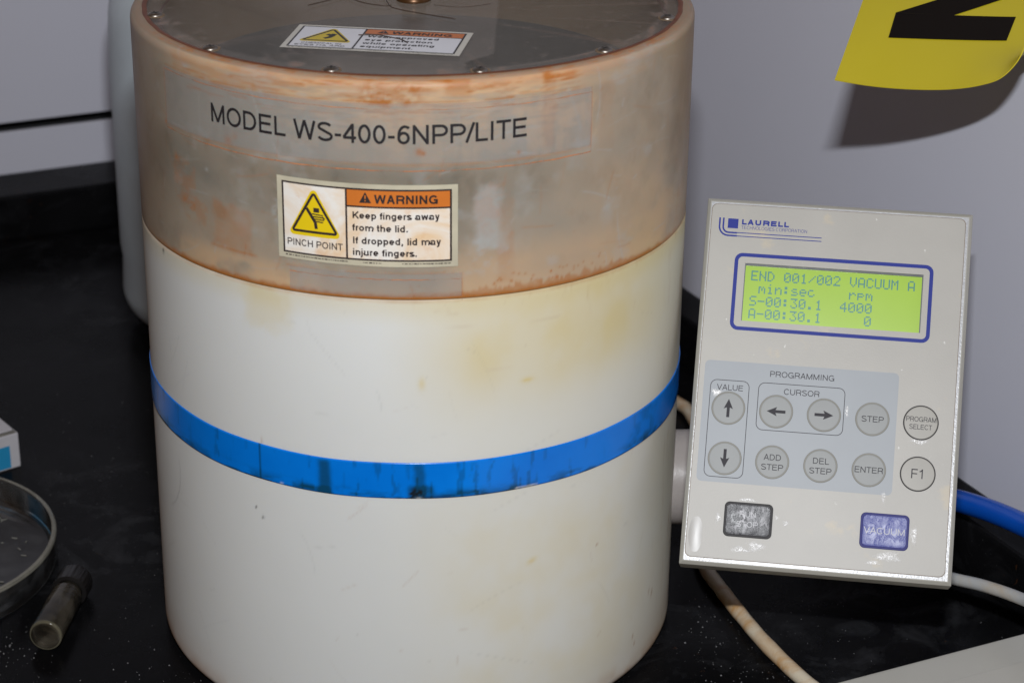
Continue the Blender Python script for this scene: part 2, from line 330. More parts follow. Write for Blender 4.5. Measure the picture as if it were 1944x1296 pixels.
# ------------------------------------------------------------------ a monoline grotesque alphabet (cap height 1)
def E(cx, cy, rx, ry, a0, a1, n=18):
    n = max(4, int(n * abs(a1 - a0) / 360) + 1)
    return [(cx + rx * math.cos(R_(a0 + (a1 - a0) * i / n)), cy + ry * math.sin(R_(a0 + (a1 - a0) * i / n))) for i in range(n + 1)]
def glyph(c, h):
    k = h; t = 1 - h; x = .73; xt = x - h     # k = half stroke
    def W(wd): return wd - k
    L = .09 + k
    if c == ' ': return [], .39
    if c == 'A': return [[(.03 + k, 0), (.465, 1)], [(.465, 1), (.90 - k, 0)], [(.20, .33), (.73, .33)]], .93
    if c == 'B': return [[(.80 - .25, t), (L, t), (L, k), (.57, k)], [(L, .53), (.56, .53)], E(.56, (t + .53) / 2, .22, (t - .53) / 2, 90, -90), E(.58, (.53 + k) / 2, .25, (.53 - k) / 2, 90, -90)], .93
    if c == 'C': return [E(.52, .5, .46 - k, .51 - k, 38, 322, 30)], 1.0
    if c == 'D': return [[(.45, t), (L, t), (L, k), (.45, k)], E(.45, .5, .47 - k, .5 - k, 90, -90, 26)], 1.0
    if c == 'E': return [[(.84, t), (L, t), (L, k), (.86, k)], [(L, .52), (.79, .52)]], .93
    if c == 'F': return [[(.80, t), (L, t), (L, 0)], [(L, .50), (.74, .50)]], .85
    if c == 'G': return [E(.54, .5, .48 - k, .51 - k, 38, 345, 30) , [(.56, .46), (.99 - k, .46), (.99 - k, 0)]], 1.08
    if c == 'H': return [[(L, 0), (L, 1)], [(.91 - k, 0), (.91 - k, 1)], [(L, .52), (.91 - k, .52)]], 1.0
    if c == 'I': return [[(.195, 0), (.195, 1)]], .39
    if c == 'K': return [[(L, 0), (L, 1)], [(.85, 1), (L, .32)], [(.38, .58), (.88, 0)]], .93
    if c == 'L': return [[(L, 1), (L, k), (.74, k)]], .77
    if c == 'M': return [[(L, 0), (L, 1)], [(1.06 - k, 0), (1.06 - k, 1)], [(L, .97), (.575, .05)], [(.575, .05), (1.06 - k, .97)]], 1.16
    if c == 'N': return [[(L, 0), (L, 1)], [(.91 - k, 0), (.91 - k, 1)], [(L, .95), (.91 - k, .05)]], 1.0
    if c == 'O': return [E(.54, .5, .48 - k, .51 - k, 0, 360, 34)], 1.08
    if c == 'P': return [[(.55, t), (L, t), (L, 0)], [(L, .45), (.55, .45)], E(.55, (t + .45) / 2, .31 - k + .04, (t - .45) / 2, 90, -90)], .93
    if c == 'R': return [[(.57, t), (L, t), (L, 0)], [(L, .47), (.57, .47)], E(.57, (t + .47) / 2, .30, (t - .47) / 2, 90, -90), [(.57, .47), (.80, .36), (.84, 0)]], 1.0
    if c == 'S': return [E(.46, .745, .34 - k * .3, .255 - k, 20, 215, 26) + E(.47, .26, .37 - k * .3, .27 - k, 65, -165, 26)], .93
    if c == 'T': return [[(.03, t), (.82, t)], [(.425, 1), (.425, 0)]], .85
    if c == 'U': return [[(L, 1), (L, .36)] + E(.5, .36, .41 - k, .37 - k, 180, 360)[1:] + [(.91 - k, 1)]], 1.0
    if c == 'V': return [[(.03 + k, 1), (.465, 0)], [(.465, 0), (.90 - k, 1)]], .93
    if c == 'W': return [[(.03 + k, 1), (.36, 0)], [(.36, 0), (.655, .98)], [(.655, .98), (.95, 0)], [(.95, 0), (1.28 - k, 1)]], 1.31
    if c == 'Y': return [[(.05, 1), (.465, .42)], [(.465, .42), (.88, 1)], [(.465, .42), (.465, 0)]], .93
    if c == '0': return [E(.387, .5, .33 - k, .5 - k, 0, 360, 30)], .774
    if c == '1': return [[(.46, 0), (.46, 1)], [(.46, .96), (.36, .80), (.15, .73)]], .774
    if c == '4': return [[(.55, 0), (.55, 1)], [(.55, .96), (.07, .28)], [(.05, .27), (.73, .27)]], .774
    if c == '6': return [E(.395, .33, .32 - k, .33 - k, 0, 360, 26), E(.46, .44, .385 - k, .555 - k, 180, 95)[::1] + E(.42, .77, .27, .225 - k, 85, 22)], .774
    if c == '-': return [[(.06, .37), (.40, .37)]], .46
    if c == '/': return [[(.0, -.02), (.387, 1.02)]], .387
    if c == '.': return [[(.19, 0), (.19, 2 * k + .02)]], .387
    if c == ',': return [[(.19, 2 * k), (.19, 0), (.12, -.16)]], .387
    if c == 'a': return [[(.09, .55)] + E(.36, .50, .24, x - .50 - k, 160, 0) + [(.60, .12), (.70, .03)], E(.34, .22, .26, .23 - k, 80, 330)], .774
    if c == 'b': return [[(L - .01, 0), (L - .01, 1)], E(.40, x / 2, .31 - k + .02, x / 2 - k, 0, 360, 24)], .774
    if c == 'c': return [E(.37, x / 2, .33 - k, x / 2 - k, 42, 318, 24)], .70
    if c == 'd': return [[(.69 - k, 0), (.69 - k, 1)], E(.375, x / 2, .33 - k, x / 2 - k, 0, 360, 24)], .774
    if c == 'e': return [[(.06, .36), (.70, .36)], E(.385, x / 2, .34 - k, x / 2 - k, 0, 318, 26)], .774
    if c == 'f': return [[(.19, 0), (.19, .8)] + E(.36, .8, .17, .19 - k, 170, 90), [(.02, x - k), (.37, x - k)]], .387
    if c == 'g': return [E(.375, x / 2, .33 - k, x / 2 - k, 0, 360, 24), [(.69 - k, x), (.69 - k, 0)] + E(.38, -.02, .31 - k, .24 - k, 0, -160)], .774
    if c == 'h': return [[(L, 0), (L, 1)], E(.41, .42, .32 - k, .31 - k, 175, 0) + [(.70 - k, 0)]], .774
    if c == 'i': return [[(.155, 0), (.155, x)], [(.155, .86), (.155, 1)]], .31
    if c == 'j': return [[(.155, x), (.155, -.1), (.09, -.2), (-.02, -.2)], [(.155, .86), (.155, 1)]], .31
    if c == 'l': return [[(.155, 0), (.155, 1)]], .31
    if c == 'm': return [[(L, 0), (L, x)], E(.36, .44, .24, .29 - k, 175, 0) + [(.60, 0)], E(.85, .44, .25, .29 - k, 175, 0) + [(1.10 - k, 0)]], 1.16
    if c == 'n': return [[(L, 0), (L, x)], E(.41, .42, .32 - k, .31 - k, 175, 0) + [(.70 - k, 0)]], .774
    if c == 'o': return [E(.387, x / 2, .34 - k, x / 2 - k, 0, 360, 26)], .774
    if c == 'p': return [[(L - .01, -.28), (L - .01, x)], E(.40, x / 2, .31 - k + .02, x / 2 - k, 0, 360, 24)], .774
    if c == 'q': return [[(.69 - k, -.28), (.69 - k, x)], E(.375, x / 2, .33 - k, x / 2 - k, 0, 360, 24)], .774
    if c == 'r': return [[(L, 0), (L, x)], E(.40, .46, .24, .27 - k, 175, 85)], .464
    if c == 's': return [E(.35, .535, .24, .195 - k, 20, 215, 22) + E(.36, .195, .27, .2 - k, 65, -165, 22)], .70
    if c == 't': return [[(.19, .95), (.19, .14), (.25, k), (.37, k)], [(.02, x - k), (.37, x - k)]], .387
    if c == 'u': return [[(L, x), (L, .30)] + E(.38, .30, .29, .31 - k, 180, 360)[1:] , [(.70 - k, x), (.70 - k, 0)]], .774
    if c == 'v': return [[(.05 + k, x), (.35, 0)], [(.35, 0), (.65 - k, x)]], .70
    if c == 'w': return [[(.04 + k, x), (.28, 0)], [(.28, 0), (.5, .7)], [(.5, .7), (.72, 0)], [(.72, 0), (.96 - k, x)]], 1.0
    if c == 'y': return [[(.05 + k, x), (.36, .0)], [(.65 - k, x), (.33, -.18), (.12, -.24)]], .70
    if c == 'x': return [[(.05, x), (.65, 0)], [(.05, 0), (.65, x)]], .70
    return [], .5

def ribbon(pts, h, closed=False):
    """flat strip with mitred joints along a polyline; returns 2D verts, faces"""
    P = [Vector(p) for p in pts]; V = []; F = []; n = len(P)
    for i, p in enumerate(P):
        if closed: a = P[(i - 1) % n]; b = P[(i + 1) % n]
        else: a = P[i - 1] if i else None; b = P[i + 1] if i < n - 1 else None
        d1 = (p - a).normalized() if a is not None else (b - p).normalized()
        d2 = (b - p).normalized() if b is not None else d1
        n1 = Vector((-d1.y, d1.x)); n2 = Vector((-d2.y, d2.x)); m = n1 + n2
        m = m.normalized() if m.length > 1e-6 else n1
        kk = h / max(.35, m.dot(n1)); V += [p + m * kk, p - m * kk]
    for i in range(n if closed else n - 1):
        j = (i + 1) % n; F.append((2 * i + 1, 2 * j + 1, 2 * j, 2 * i))
    return V, F

class Print:
    """collects flat printed shapes in 2D (mm), each on its own hair-thin level, then lays them on a surface"""
    def __init__(s): s.V = []; s.F = []; s.M = []; s.lv = 0
    def add(s, V, F, mat=0, lift=None):
        s.lv += 1; z = (s.lv * .0006) if lift is None else lift
        b = len(s.V); s.V += [(v[0], v[1], z) for v in V]; s.F += [tuple(i + b for i in f) for f in F]; s.M += [mat] * len(F)
    def line(s, pts, wd, mat=0, closed=False, lift=None):
        P = list(pts); Q = []; n = len(P)
        for i in range(n if closed else n - 1):
            a = P[i]; b = P[(i + 1) % n]; k = max(1, int(math.hypot(b[0] - a[0], b[1] - a[1]) / 2.5))
            Q += [(a[0] + (b[0] - a[0]) * j / k, a[1] + (b[1] - a[1]) * j / k) for j in range(k)]
        if not closed: Q.append(P[-1])
        pts = Q
        s.add(*ribbon(pts, wd / 2, closed), mat, lift)
    def text(s, txt, x0, y0, width, cap, st=.13, mat=0, lift=.02, skew=0):
        h = st / 2; adv = sum(glyph(c, h)[1] for c in txt); first = .06; 
        fx = width / max(adv - .12, .1); x = -first
        for gi, c in enumerate(txt):
            gl, a = glyph(c, h)
            for si, st_ in enumerate(gl):
                # stroke keeps an even weight: build at cap scale, with x pre-scaled
                pts = [((x + px) * fx + x0, py * cap + y0) for px, py in st_]
                pts = [p for i, p in enumerate(pts) if i == 0 or (Vector(p) - Vector(pts[i - 1])).length > 1e-4 * cap]
                cl = len(pts) > 8 and (Vector(pts[0]) - Vector(pts[-1])).length < 1e-3 * cap
                if cl: pts = pts[:-1]
                s.line(pts, st * cap * (.5 + .5 * min(fx / cap, 1.15)), mat, cl, lift + (si % 4) * .004)
            x += a
    def rect(s, x0, x1, y0, y1, mat=0, nx=1, lift=None):
        V = []; F = []
        for i in range(nx + 1):
            xx = x0 + (x1 - x0) * i / nx; V += [(xx, y0), (xx, y1)]
        for i in range(nx): F.append((2 * i, 2 * i + 2, 2 * i + 3, 2 * i + 1))
        s.add(V, F, mat, lift)
    def poly(s, pts, mat=0, lift=None):
        x0 = min(p[0] for p in pts); x1 = max(p[0] for p in pts); n = max(1, int((x1 - x0) / 1.2)); V = []
        xs = sorted(set([x0 + (x1 - x0) * i / n for i in range(n + 1)] + [p[0] for p in pts]))
        for x in xs:
            ys = []
            for i in range(len(pts)):
                a = pts[i]; b = pts[(i + 1) % len(pts)]
                if min(a[0], b[0]) - 1e-9 <= x <= max(a[0], b[0]) + 1e-9:
                    ys += [a[1], b[1]] if abs(b[0] - a[0]) < 1e-9 else [a[1] + (b[1] - a[1]) * (x - a[0]) / (b[0] - a[0])]
            V += [(x, min(ys)), (x, max(ys))]
        s.add(V, [(2 * i, 2 * i + 2, 2 * i + 3, 2 * i + 1) for i in range(len(xs) - 1)], mat, lift)
    def build(s, name, mats, parent, fn):
        return mk(name, [fn(*v) for v in s.V], s.F, mats, parent, smooth=False, fm=s.M)

def rr(x0, x1, y0, y1, r, n=6):
    P = []
    for cx, cy, a in ((x1 - r, y1 - r, 0), (x0 + r, y1 - r, 90), (x0 + r, y0 + r, 180), (x1 - r, y0 + r, 270)):
        P += [(cx + r * math.cos(R_(a + 90 * i / n)), cy + r * math.sin(R_(a + 90 * i / n))) for i in range(n + 1)]
    return P
def oncyl(rad):
    def f(x, y, z):
        a = x / 140.0; r = rad + z * .001
        return (r * math.sin(a), -r * math.cos(a), y * .001)
    return f

# ================================================================== SETTING
n1 = Vector((-0.3599, 0.933, 0)).normalized(); n2 = Vector((0.9095, 0.4157, 0)).normalized()   # normals of the two walls, pointing away
A1 = Vector((-0.3259, 0.5879, 0)); A2 = Vector((0.1885, 0.3542, 0))
d1 = Vector((n1.y, -n1.x, 0)); d2 = Vector((n2.y, -n2.x, 0))
def inter(o1, o2):   # corner of the planes offset inward
    a = n1.dot(A1) - o1; b = n2.dot(A2) - o2; det = n1.x * n2.y - n1.y * n2.x
    return Vector(((a * n2.y - b * n1.y) / det, (n1.x * b - n2.x * a) / det, 0))
K0 = inter(0, 0); KO = inter(-.03, -.03)
s_l = 1.1; s_r = 1.1
def prism(poly, z0, z1):
    n = len(poly); V = [(p.x, p.y, z0) for p in poly] + [(p.x, p.y, z1) for p in poly]
    F = [tuple(range(n - 1, -1, -1)), tuple(range(n, 2 * n))] + [(i, (i + 1) % n, n + (i + 1) % n, n + i) for i in range(n)]
    return V, F
# counter top, one slab reaching under the walls
V, F = prism([Vector((-1.3, -.9, 0)), Vector((1.1, -.9, 0)), Vector((1.1, 1.3, 0)), Vector((-1.3, 1.3, 0))], -.03, 0)
tag(mk('counter_top', V, F, M['counter'], smooth=False), kind='structure')
# black upstand, left and right, mitred at the corner
Ku = inter(.052, .028); h_up = .0365
for o_, A, Kin, Kout, dr, nm in ((.052, A1, Ku, K0, -d1, 'counter_upstand'), (.028, A2, Ku, K0, d2, 'counter_upstand')):
    P = [Kin, Kin + dr * s_l, Kout + dr * s_l, Kout]
    if (P[1] - P[0]).cross(P[2] - P[1]).z < 0: P = P[::-1]
    o = mk(nm, *prism(P, 0.0002, h_up), M['counter'], smooth=False); bevel_obj(o, .0025, 2); tag(o, kind='structure')
# walls: left wall in two panels with an open dark gap between, right wall whole
def wallp(K, dr, nn, z0, z1, name, th=.03):
    P = [K, K + dr * s_l, K + dr * s_l + nn * th, K + nn * th]
    if (P[1] - P[0]).cross(P[2] - P[1]).z < 0: P = P[::-1]
    o = mk(name, *prism(P, z0, z1), M['wall'], smooth=False); bevel_obj(o, .0005, 1); return tag(o, kind='structure')
wallp(K0 - d1 * .0005, -d1, n1, h_up - .004, .0702, 'lower_wall_panel', .003)
wallp(K0 - d1 * .0005, -d1, n1, .0775, 1.1, 'upper_wall_panel', .004)
P = [K0 - d1 * .001 + n1 * .031, K0 - d1 * s_l + n1 * .031, K0 - d1 * s_l + n1 * .04, K0 - d1 * .001 + n1 * .04]
if (P[1] - P[0]).cross(P[2] - P[1]).z < 0: P = P[::-1]
tag(mk('wall_backing', *prism(P, 0, 1.1), M['dark'], smooth=False), kind='structure')  # near-black sheet puts the shade of the open gap into its colour
P = [K0 + n2 * .0005, K0 + n2 * .0005 + d2 * s_r, K0 + d2 * s_r + n2 * .03, K0 + n2 * .03]
if (P[1] - P[0]).cross(P[2] - P[1]).z < 0: P = P[::-1]
tag(mk('side_wall', *prism(P, h_up - .004, 1.1), M['wall'], smooth=False), kind='structure')

# ================================================================== SPIN COATER
coater = tag(empty('spin_coater'), 'large milky round spin coater with cloudy stained lid and blue band on black counter', 'spin coater')
RC = .140; TY = -.0214
def tilt(z0, x, y): return z0 + .0018 * x + TY * y
# ---- housing
prof = arcp(RC - .006, .006, .006, -90, 0, 6); prof = [(.05, .0), (.12, 0)] + prof
zs = np.linspace(.006, .2380, 150)[1:]
prof += [(RC, z) for z in zs] + [(RC - .0004, .2386), (.128, .2386), (.127, .22)]
V, F = lathe(prof, 900)
V = [(x, y, z + (TY * y + .0018 * x) * max(0, min(1, (z - .20) / .038))) for x, y, z in V]
housing = mk('housing', V, F, M['housing'], coater, sharp=40)
def fn(s, z, c):
    zr = z - (TY * c[:, 1] + .0018 * c[:, 0]) * 1000 * np.clip((z - 200) / 38, 0, 1)
    f1 = fbm(s / 26, z / 26, 3); f2 = fbm(s / 9, z / 14, 21)
    r = .04 + .20 * sstep(-40, 60, s) * (.5 + f1 * .6)
    r = r + .40 * patch(s, zr, 5, 150, 190, 240, 26) + .25 * patch(s, zr, 25, 125, 196, 236, 16) * sstep(.2, .8, f1) + .35 * sstep(224, 238, zr)
    r = r + .35 * patch(s, zr, -85, -62, 219, 238, 5, 5, 15)
    r = r + .22 * patch(s, zr, 15, 130, 10, 132, 30) * sstep(.2, .85, f1) + .2 * sstep(110, 190, s)
    r = r + .55 * np.exp(-((s - 58) / 2.6) ** 2 - ((z - 96.5 - .3 * (s - 58)) / 1.5) ** 2)
    r = r + .5 * np.exp(-((s - 2.5) / 1.6) ** 2 - ((z - 199) / 3) ** 2) + .6 * np.exp(-((s - 54) / 3) ** 2 - ((z - 196) / 1.3) ** 2)
    r = r * (.94 + .12 * f2)
    stk = fbm(s / 2.2, z / 30, 40)
    g = .55 * sstep(.62, .8, stk) * sstep(140, 205, s) * sstep(.35, .6, f2) + .5 * (1 - sstep(2, 16, z)) * sstep(.3, .6, f1) + .25 * (1 - sstep(8, 34, z)) * sstep(60, 200, np.abs(s))
    g = g + .45 * np.exp(-((zr - 238.2) / .8) ** 2) * (.4 + f2)
    g = g + .10 * sstep(.58, .75, fbm(s / 3.2, z / 8, 60)) * patch(s, zr, -5, 125, 232, 238, 2)
    for a, b, sa, sb in ((152, 40, .7, 2.2), (148, 43, .5, 1.6), (131, 24, .5, 1.3), (133, 19, .5, 1.1), (98, 93, .6, .6), (181, 70, .6, 9)):
        g = g + .8 * np.exp(-((s - a - .2 * (z - b)) / sa) ** 2 - ((z - b) / sb) ** 2)
    g = g + .35 * np.exp(-((s + 79) / .6) ** 2 - ((z - 158.5) / 2.5) ** 2)
    b = np.zeros_like(s)
    for a, bb, q in ((-150.5, 237.2, 1.1), (-80, 117, .7), (-84, 121, .5), (-30, 60, .4), (5, 203, .4)):
        b = b + np.exp(-((s - a) / q) ** 2 - ((z - bb) / q) ** 2)
    b = b + .10 * scratches(s, z, 60, 31, (-190, 190, 10, 235), 22, .4, .7)
    g = g + .16 * scratches(s, z, 40, 32, (-60, 190, 8, 236), 12, .5, 1.3)
    arc = np.abs(np.hypot(s + 175, z - 118) - 30)
    b = b + .25 * np.exp(-(arc / .5) ** 2) * patch(s, z, -160, -140, 88, 124, 4)
    return r, g, b
paint(housing, fn)
# small dark line where the two shells meet
# ---- lid (root mesh = outer wall); tilted a little with the seam
Lm = Matrix(((1, 0, 0, 0), (0, 1, 0, 0), (.0018, TY, 1, 0), (0, 0, 0, 1)))
def LT(V): return [(x, y, z + .0018 * x + TY * y) for x, y, z in V]
zt = .3445
prof = [(.1275, .262), (.128, .2389), (RC - .0008, .2388), (RC - .0001, .2391)] + [(RC, z) for z in np.linspace(.2394, .3385, 142)]
prof += [(RC, .3395), (RC, .3403)] + arcp(RC - .0042, .3403, .0042, 0, 90, 8)[1:] + [(.1336, zt), (.1334, zt - .0006), (.1334, .3388), (.1258, .3386), (.1250, .3380), (.1245, .315), (.1195, .305), (.119, .262), (.1275, .262)]
V, F = lathe(prof, 1100)
lid = mk('lid', LT(V), F, M['lid'], coater, sharp=40)
lid['label'] = 'cloudy brown-stained lid with labels and screwed clear top'
def fn(s, z, c):
    z = z - (TY * c[:, 1] + .0018 * c[:, 0]) * 1000; rad = np.hypot(c[:, 0], c[:, 1]) * 1000
    f1 = fbm(s / 22, z / 16, 4); f2 = fbm(s / 8, z / 5, 22); f3 = fbm(s / 18, z / 2.0, 33); f4 = fbm(s / 3, z / 3, 44); f5 = fbm(s / 5, z / 26, 71)
    fr = sstep(-190, -120, s) * (1 - sstep(130, 200, s))
    top = sstep(331, 337, z)
    r = .28 + .30 * (fbm(s / 40, z / 26, 6) - .5) + .22 * (f1 - .5) + .10 * sstep(60, 170, s) + top * (.42 + .5 * (f3 - .5)) * (1 - .9 * sstep(75, 165, np.abs(s + 15)))
    core = sstep(-110, -30, s) * (1 - sstep(70, 140, s))
    r = r + .45 * core * patch(s, z, -70, 75, 318, 346, 8) * sstep(.3, .65, f3)
    r = r + .28 * patch(s, z, -138, 87, 305, 334, 1.5) * sstep(.38, .62, f5) * sstep(-60, 20, s)
    r = r + .30 * patch(s, z, -60, 90, 309, 330, 3) * sstep(.42, .6, f2)
    r = r - .16 * patch(s, z, -136, -40, 306, 333, 1.2)
    r = r + .42 * patch(s, z, -140, -45, 239, 252, 4) * sstep(.3, .6, f1) + .30 * patch(s, z, 15, 150, 239, 262, 9)
    r = r + .28 * (1 - sstep(238, 252, z)) + .30 * sstep(60, 190, s) * (1 - sstep(270, 300, z)) * sstep(.3, .6, f1)
    r = r - .16 * patch(s, z, -40, 20, 296, 304, 3) 
    g = .42 * patch(s, z, -104, -80, 253, 275, 2.6, 3.2, 3) * (.15 + 1.1 * f2) + .34 * patch(s, z, -134, -116, 268, 291, 1.6, 2.4, 8) * sstep(.3, .6, f2)
    g = g + .30 * patch(s, z, -126, -108, 262, 274, 2, 3, 12) * sstep(.4, .6, f2) + .45 * np.exp(-((z - 253.2) / .8) ** 2) * patch(s, z, -106, -78, 250, 257, 2)
    g = g + .16 * patch(s, z, 38, 46, 245, 286, 1.4, 1, 6) * f2 * 2 + .22 * patch(s, z, 28, 46, 268, 292, 3, 5, 17) * sstep(.4, .6, f2)
    # the tape's edges
    ln = lambda d, wd: np.exp(-(d / wd) ** 2)
    g = g + .35 * ln(z - 304.8, .8) * patch(s, z, -140, 87, 300, 308, 1) * (.35 + .9 * fbm(s / 9, z * 0, 51))
    g = g + .42 * ln(z - 334.3, .55) * patch(s, z, -137, 87, 330, 338, 1) * sstep(.35, .6, fbm(s / 7, z * 0, 52))
    g = g + .22 * ln(s + 138, .7) * patch(s, z, -150, -130, 305, 334, 1) + .22 * ln(s - 86.5, .6) * patch(s, z, 80, 92, 305, 334, 1)
    g = g + .35 * ln(z - 252.2, .5) * patch(s, z, -62, 22, 250, 255, 1) * sstep(.3, .6, fbm(s / 8, z * 0, 53)) + .25 * ln(s - 21.5, .5) * patch(s, z, 19, 24, 239, 252, 1)
    # smears just below the rim
    g = g + .55 * top * sstep(.54, .72, f3) * core + .34 * sstep(.56, .7, fbm(s / 14, z / 1.6, 61)) * patch(s, z, -120, 80, 326, 344, 4)
    g = g + .55 * patch(s, z, -25, 3, 333, 342, 3, 3, 20) * sstep(.25, .6, f4) + .30 * patch(s, z, -130, -60, 334, 343, 3, 4, 23) * sstep(.35, .65, f3) + .30 * (1 - sstep(1, 5, 343 - z)) * core + .40 * patch(s, z, 14, 26, 337, 345, 1.5, 2, 30)
    for a, b, q, k in ((2, 311, 1.7, .9), (4, 310.2, 1.0, .8), (48, 308, 1.0, .8), (-92, 307.5, 2.2, .55), (-88, 310, 1.6, .4), (62, 342, 2.2, .6), (-131, 291, 1.5, .5), (-139, 306, 1, .7), (-4, 334, 1.8, .5)):
        g = g + k * np.exp(-((s - a) / q) ** 2 - ((z - b) / q) ** 2)
    g = g + .22 * patch(s, z, 60, 66, 308, 345, 1.5, 2.5, 31) + .18 * patch(s, z, 92, 100, 300, 334, 1.5, 2, 33) * f2
    # residue climbing from the seam
    cl = vnoise(s / 1.1, s * 0, 77) * 5.5 * sstep(5, 45, s) * (1 - sstep(95, 125, s)) + vnoise(s / 3, s * 0, 79) * 2.5
    g = g + .62 * (1 - sstep(-.5, 1.6, z - 240.2 - cl * .62)) * (.4 + .8 * f4) + .3 * (1 - sstep(238, 244, z))
    for i in range(26):
        a = 25 + 78 * vnoise(np.array([i * 3.1]), np.array([0.0]), 90)[0]; b = 243 + 7 * vnoise(np.array([i * 5.3]), np.array([1.0]), 91)[0]
        g = g + .6 * np.exp(-((s - a) / .6) ** 2 - ((z - b) / .6) ** 2)
    g = g + .4 * patch(s, z, 165, 190, 243, 262, 3, 5, 35) * sstep(.4, .7, f4)
    # top face ring
    g = np.where((z > 343.9) & (rad > 133.2), .25 + .5 * sstep(.45, .7, fbm(s / 5, rad / 2, 99)) + .35 * (1 - sstep(133.4, 135.5, rad)), g)
    inn = rad < 133.1
    r = np.where(inn, .25, r); g = np.where(inn, .15, g)
    b = .75 * patch(s, z, 28, 40, 264, 293, 2.5, 2.6, 41) * (.4 + f2) + .40 * patch(s, z, 46, 55, 276, 290, 2, 3, 43) * f2 + .35 * patch(s, z, 26, 44, 252, 262, 3, 4, 44) * sstep(.4, .6, f4)
    b = b + .45 * patch(s, z, -68, -52, 270, 284, 2, 4, 45) * sstep(.5, .6, f4) + .35 * patch(s, z, -60, 21, 240, 252, 1.0) * .8 + .22 * patch(s, z, -138, 86, 305.5, 333.5, 1.0)
    b = b + .4 * patch(s, z, -40, 0, 337, 341.5, 1.2, 2, 47) * sstep(.4, .6, f3) + .8 * np.exp(-((s + 97) / .8) ** 2 - ((z - 254) / .8) ** 2) + .3 * sstep(.62, .8, fbm(s / 18, z / 14, 46)) + .30 * sstep(110, 190, s) * sstep(.3, .7, fbm(s / 30, z / 20, 48)) * (1 - sstep(250, 290, z))  # paler right side: wall light through the plastic, put into the colour
    for a, bb, q in ((-119, 338, 3.0), (-107, 290, 1.0), (43, 262, .8), (-60, 304.5, 5.5)):
        b = b + .6 * np.exp(-((s - a) / q) ** 2 - ((z - bb) / min(q, 1.2)) ** 2)
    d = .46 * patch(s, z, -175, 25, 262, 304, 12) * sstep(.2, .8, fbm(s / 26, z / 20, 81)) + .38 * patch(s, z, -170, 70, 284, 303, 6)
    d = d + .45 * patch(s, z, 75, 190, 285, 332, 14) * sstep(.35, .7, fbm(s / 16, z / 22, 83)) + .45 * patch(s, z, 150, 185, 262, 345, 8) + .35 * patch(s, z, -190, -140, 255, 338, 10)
    d = d + .3 * patch(s, z, 8, 26, 262, 296, 5, 4, 85) + .25 * sstep(.5, .75, fbm(s / 7, z / 9, 87))
    bl = .28 * sstep(.55, .8, fbm(s / 16, z / 20, 88)) * patch(s, z, -130, 110, 262, 332, 6)
    bl = bl + .45 * scratches(s, z, 90, 33, (-190, 190, 242, 343), 16, .45, .25); g = g + .30 * scratches(s, z, 70, 34, (-170, 170, 242, 343), 12, .5, .3)
    r = r * (1 - .45 * sstep(95, 185, -s)) * (1 - .35 * patch(s, z, -180, 60, 268, 330, 14))
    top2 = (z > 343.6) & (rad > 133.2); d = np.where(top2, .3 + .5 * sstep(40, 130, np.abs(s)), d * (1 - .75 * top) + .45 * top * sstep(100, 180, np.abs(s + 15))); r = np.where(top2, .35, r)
    och = (1 - sstep(239.6, 241.2, z)); g = g + .35 * och
    return r * fr + .3 * (1 - fr), g * fr + .12 * (1 - fr), (b + bl) * fr, d
paint(lid, fn)
# cavity under the clear plate
V, F = lathe([(.0005, .2625), (.05, .2625), (.1188, .2628), (.119, .30), (.1192, .3046)], 128)
mk('bowl', LT(V), F, M['bowl'], lid, sharp=40)
# clear plate
prof = [(.0003, .3388), (.1328, .3388), (.1330, zt - .0008), (.1324, zt - .0002)] + [(r, zt - .0002) for r in np.linspace(.1305, .0003, 110)]
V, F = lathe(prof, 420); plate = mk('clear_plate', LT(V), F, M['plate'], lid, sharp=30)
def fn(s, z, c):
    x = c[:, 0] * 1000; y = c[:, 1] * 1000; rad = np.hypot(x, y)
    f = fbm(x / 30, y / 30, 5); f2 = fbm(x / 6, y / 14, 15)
    # wall reflection painted in as pale haze, soft on the left, straight right edge
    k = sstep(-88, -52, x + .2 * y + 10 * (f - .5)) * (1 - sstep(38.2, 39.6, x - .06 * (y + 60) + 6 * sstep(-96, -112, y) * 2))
    sheen_haze = k * (.75 + .5 * (f - .5)) + .12 * f2 + .5 * sstep(122, 127, rad) * (1 - .5 * k)
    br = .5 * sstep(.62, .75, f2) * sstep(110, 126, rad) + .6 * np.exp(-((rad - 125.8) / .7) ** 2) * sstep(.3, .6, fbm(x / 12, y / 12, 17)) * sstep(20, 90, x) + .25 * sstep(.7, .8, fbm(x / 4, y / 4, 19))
    return sheen_haze, br, np.zeros_like(x)
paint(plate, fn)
V, F = lathe([(.1317, zt - .0001), (.1322, zt + .0003), (.1336, zt + .0003), (.1341, zt + .0001)], 512)
V = [(x * (1 + .0016 * (math.sin(math.atan2(y, x) * 37) * math.sin(math.atan2(y, x) * 11))), y, z) for x, y, z in V]
mk('edge_grime', LT(V), F, M['brown'], lid)
V, F = lathe([(.1252, .3386), (.1256, .3387), (.1263, .3387), (.1267, .3386)], 256); mk('gasket', LT(V), F, M['pink'], lid)
# centre fitting
V, F = lathe([(.0088, zt), (.0088, zt + .0012), (.0082, zt + .002), (.0062, zt + .0022), (.006, zt + .009), (.005, zt + .0102), (.0003, zt + .0102)], 48)
mk('centre_fitting', LT(V), F, M['knob'], lid, sharp=40)
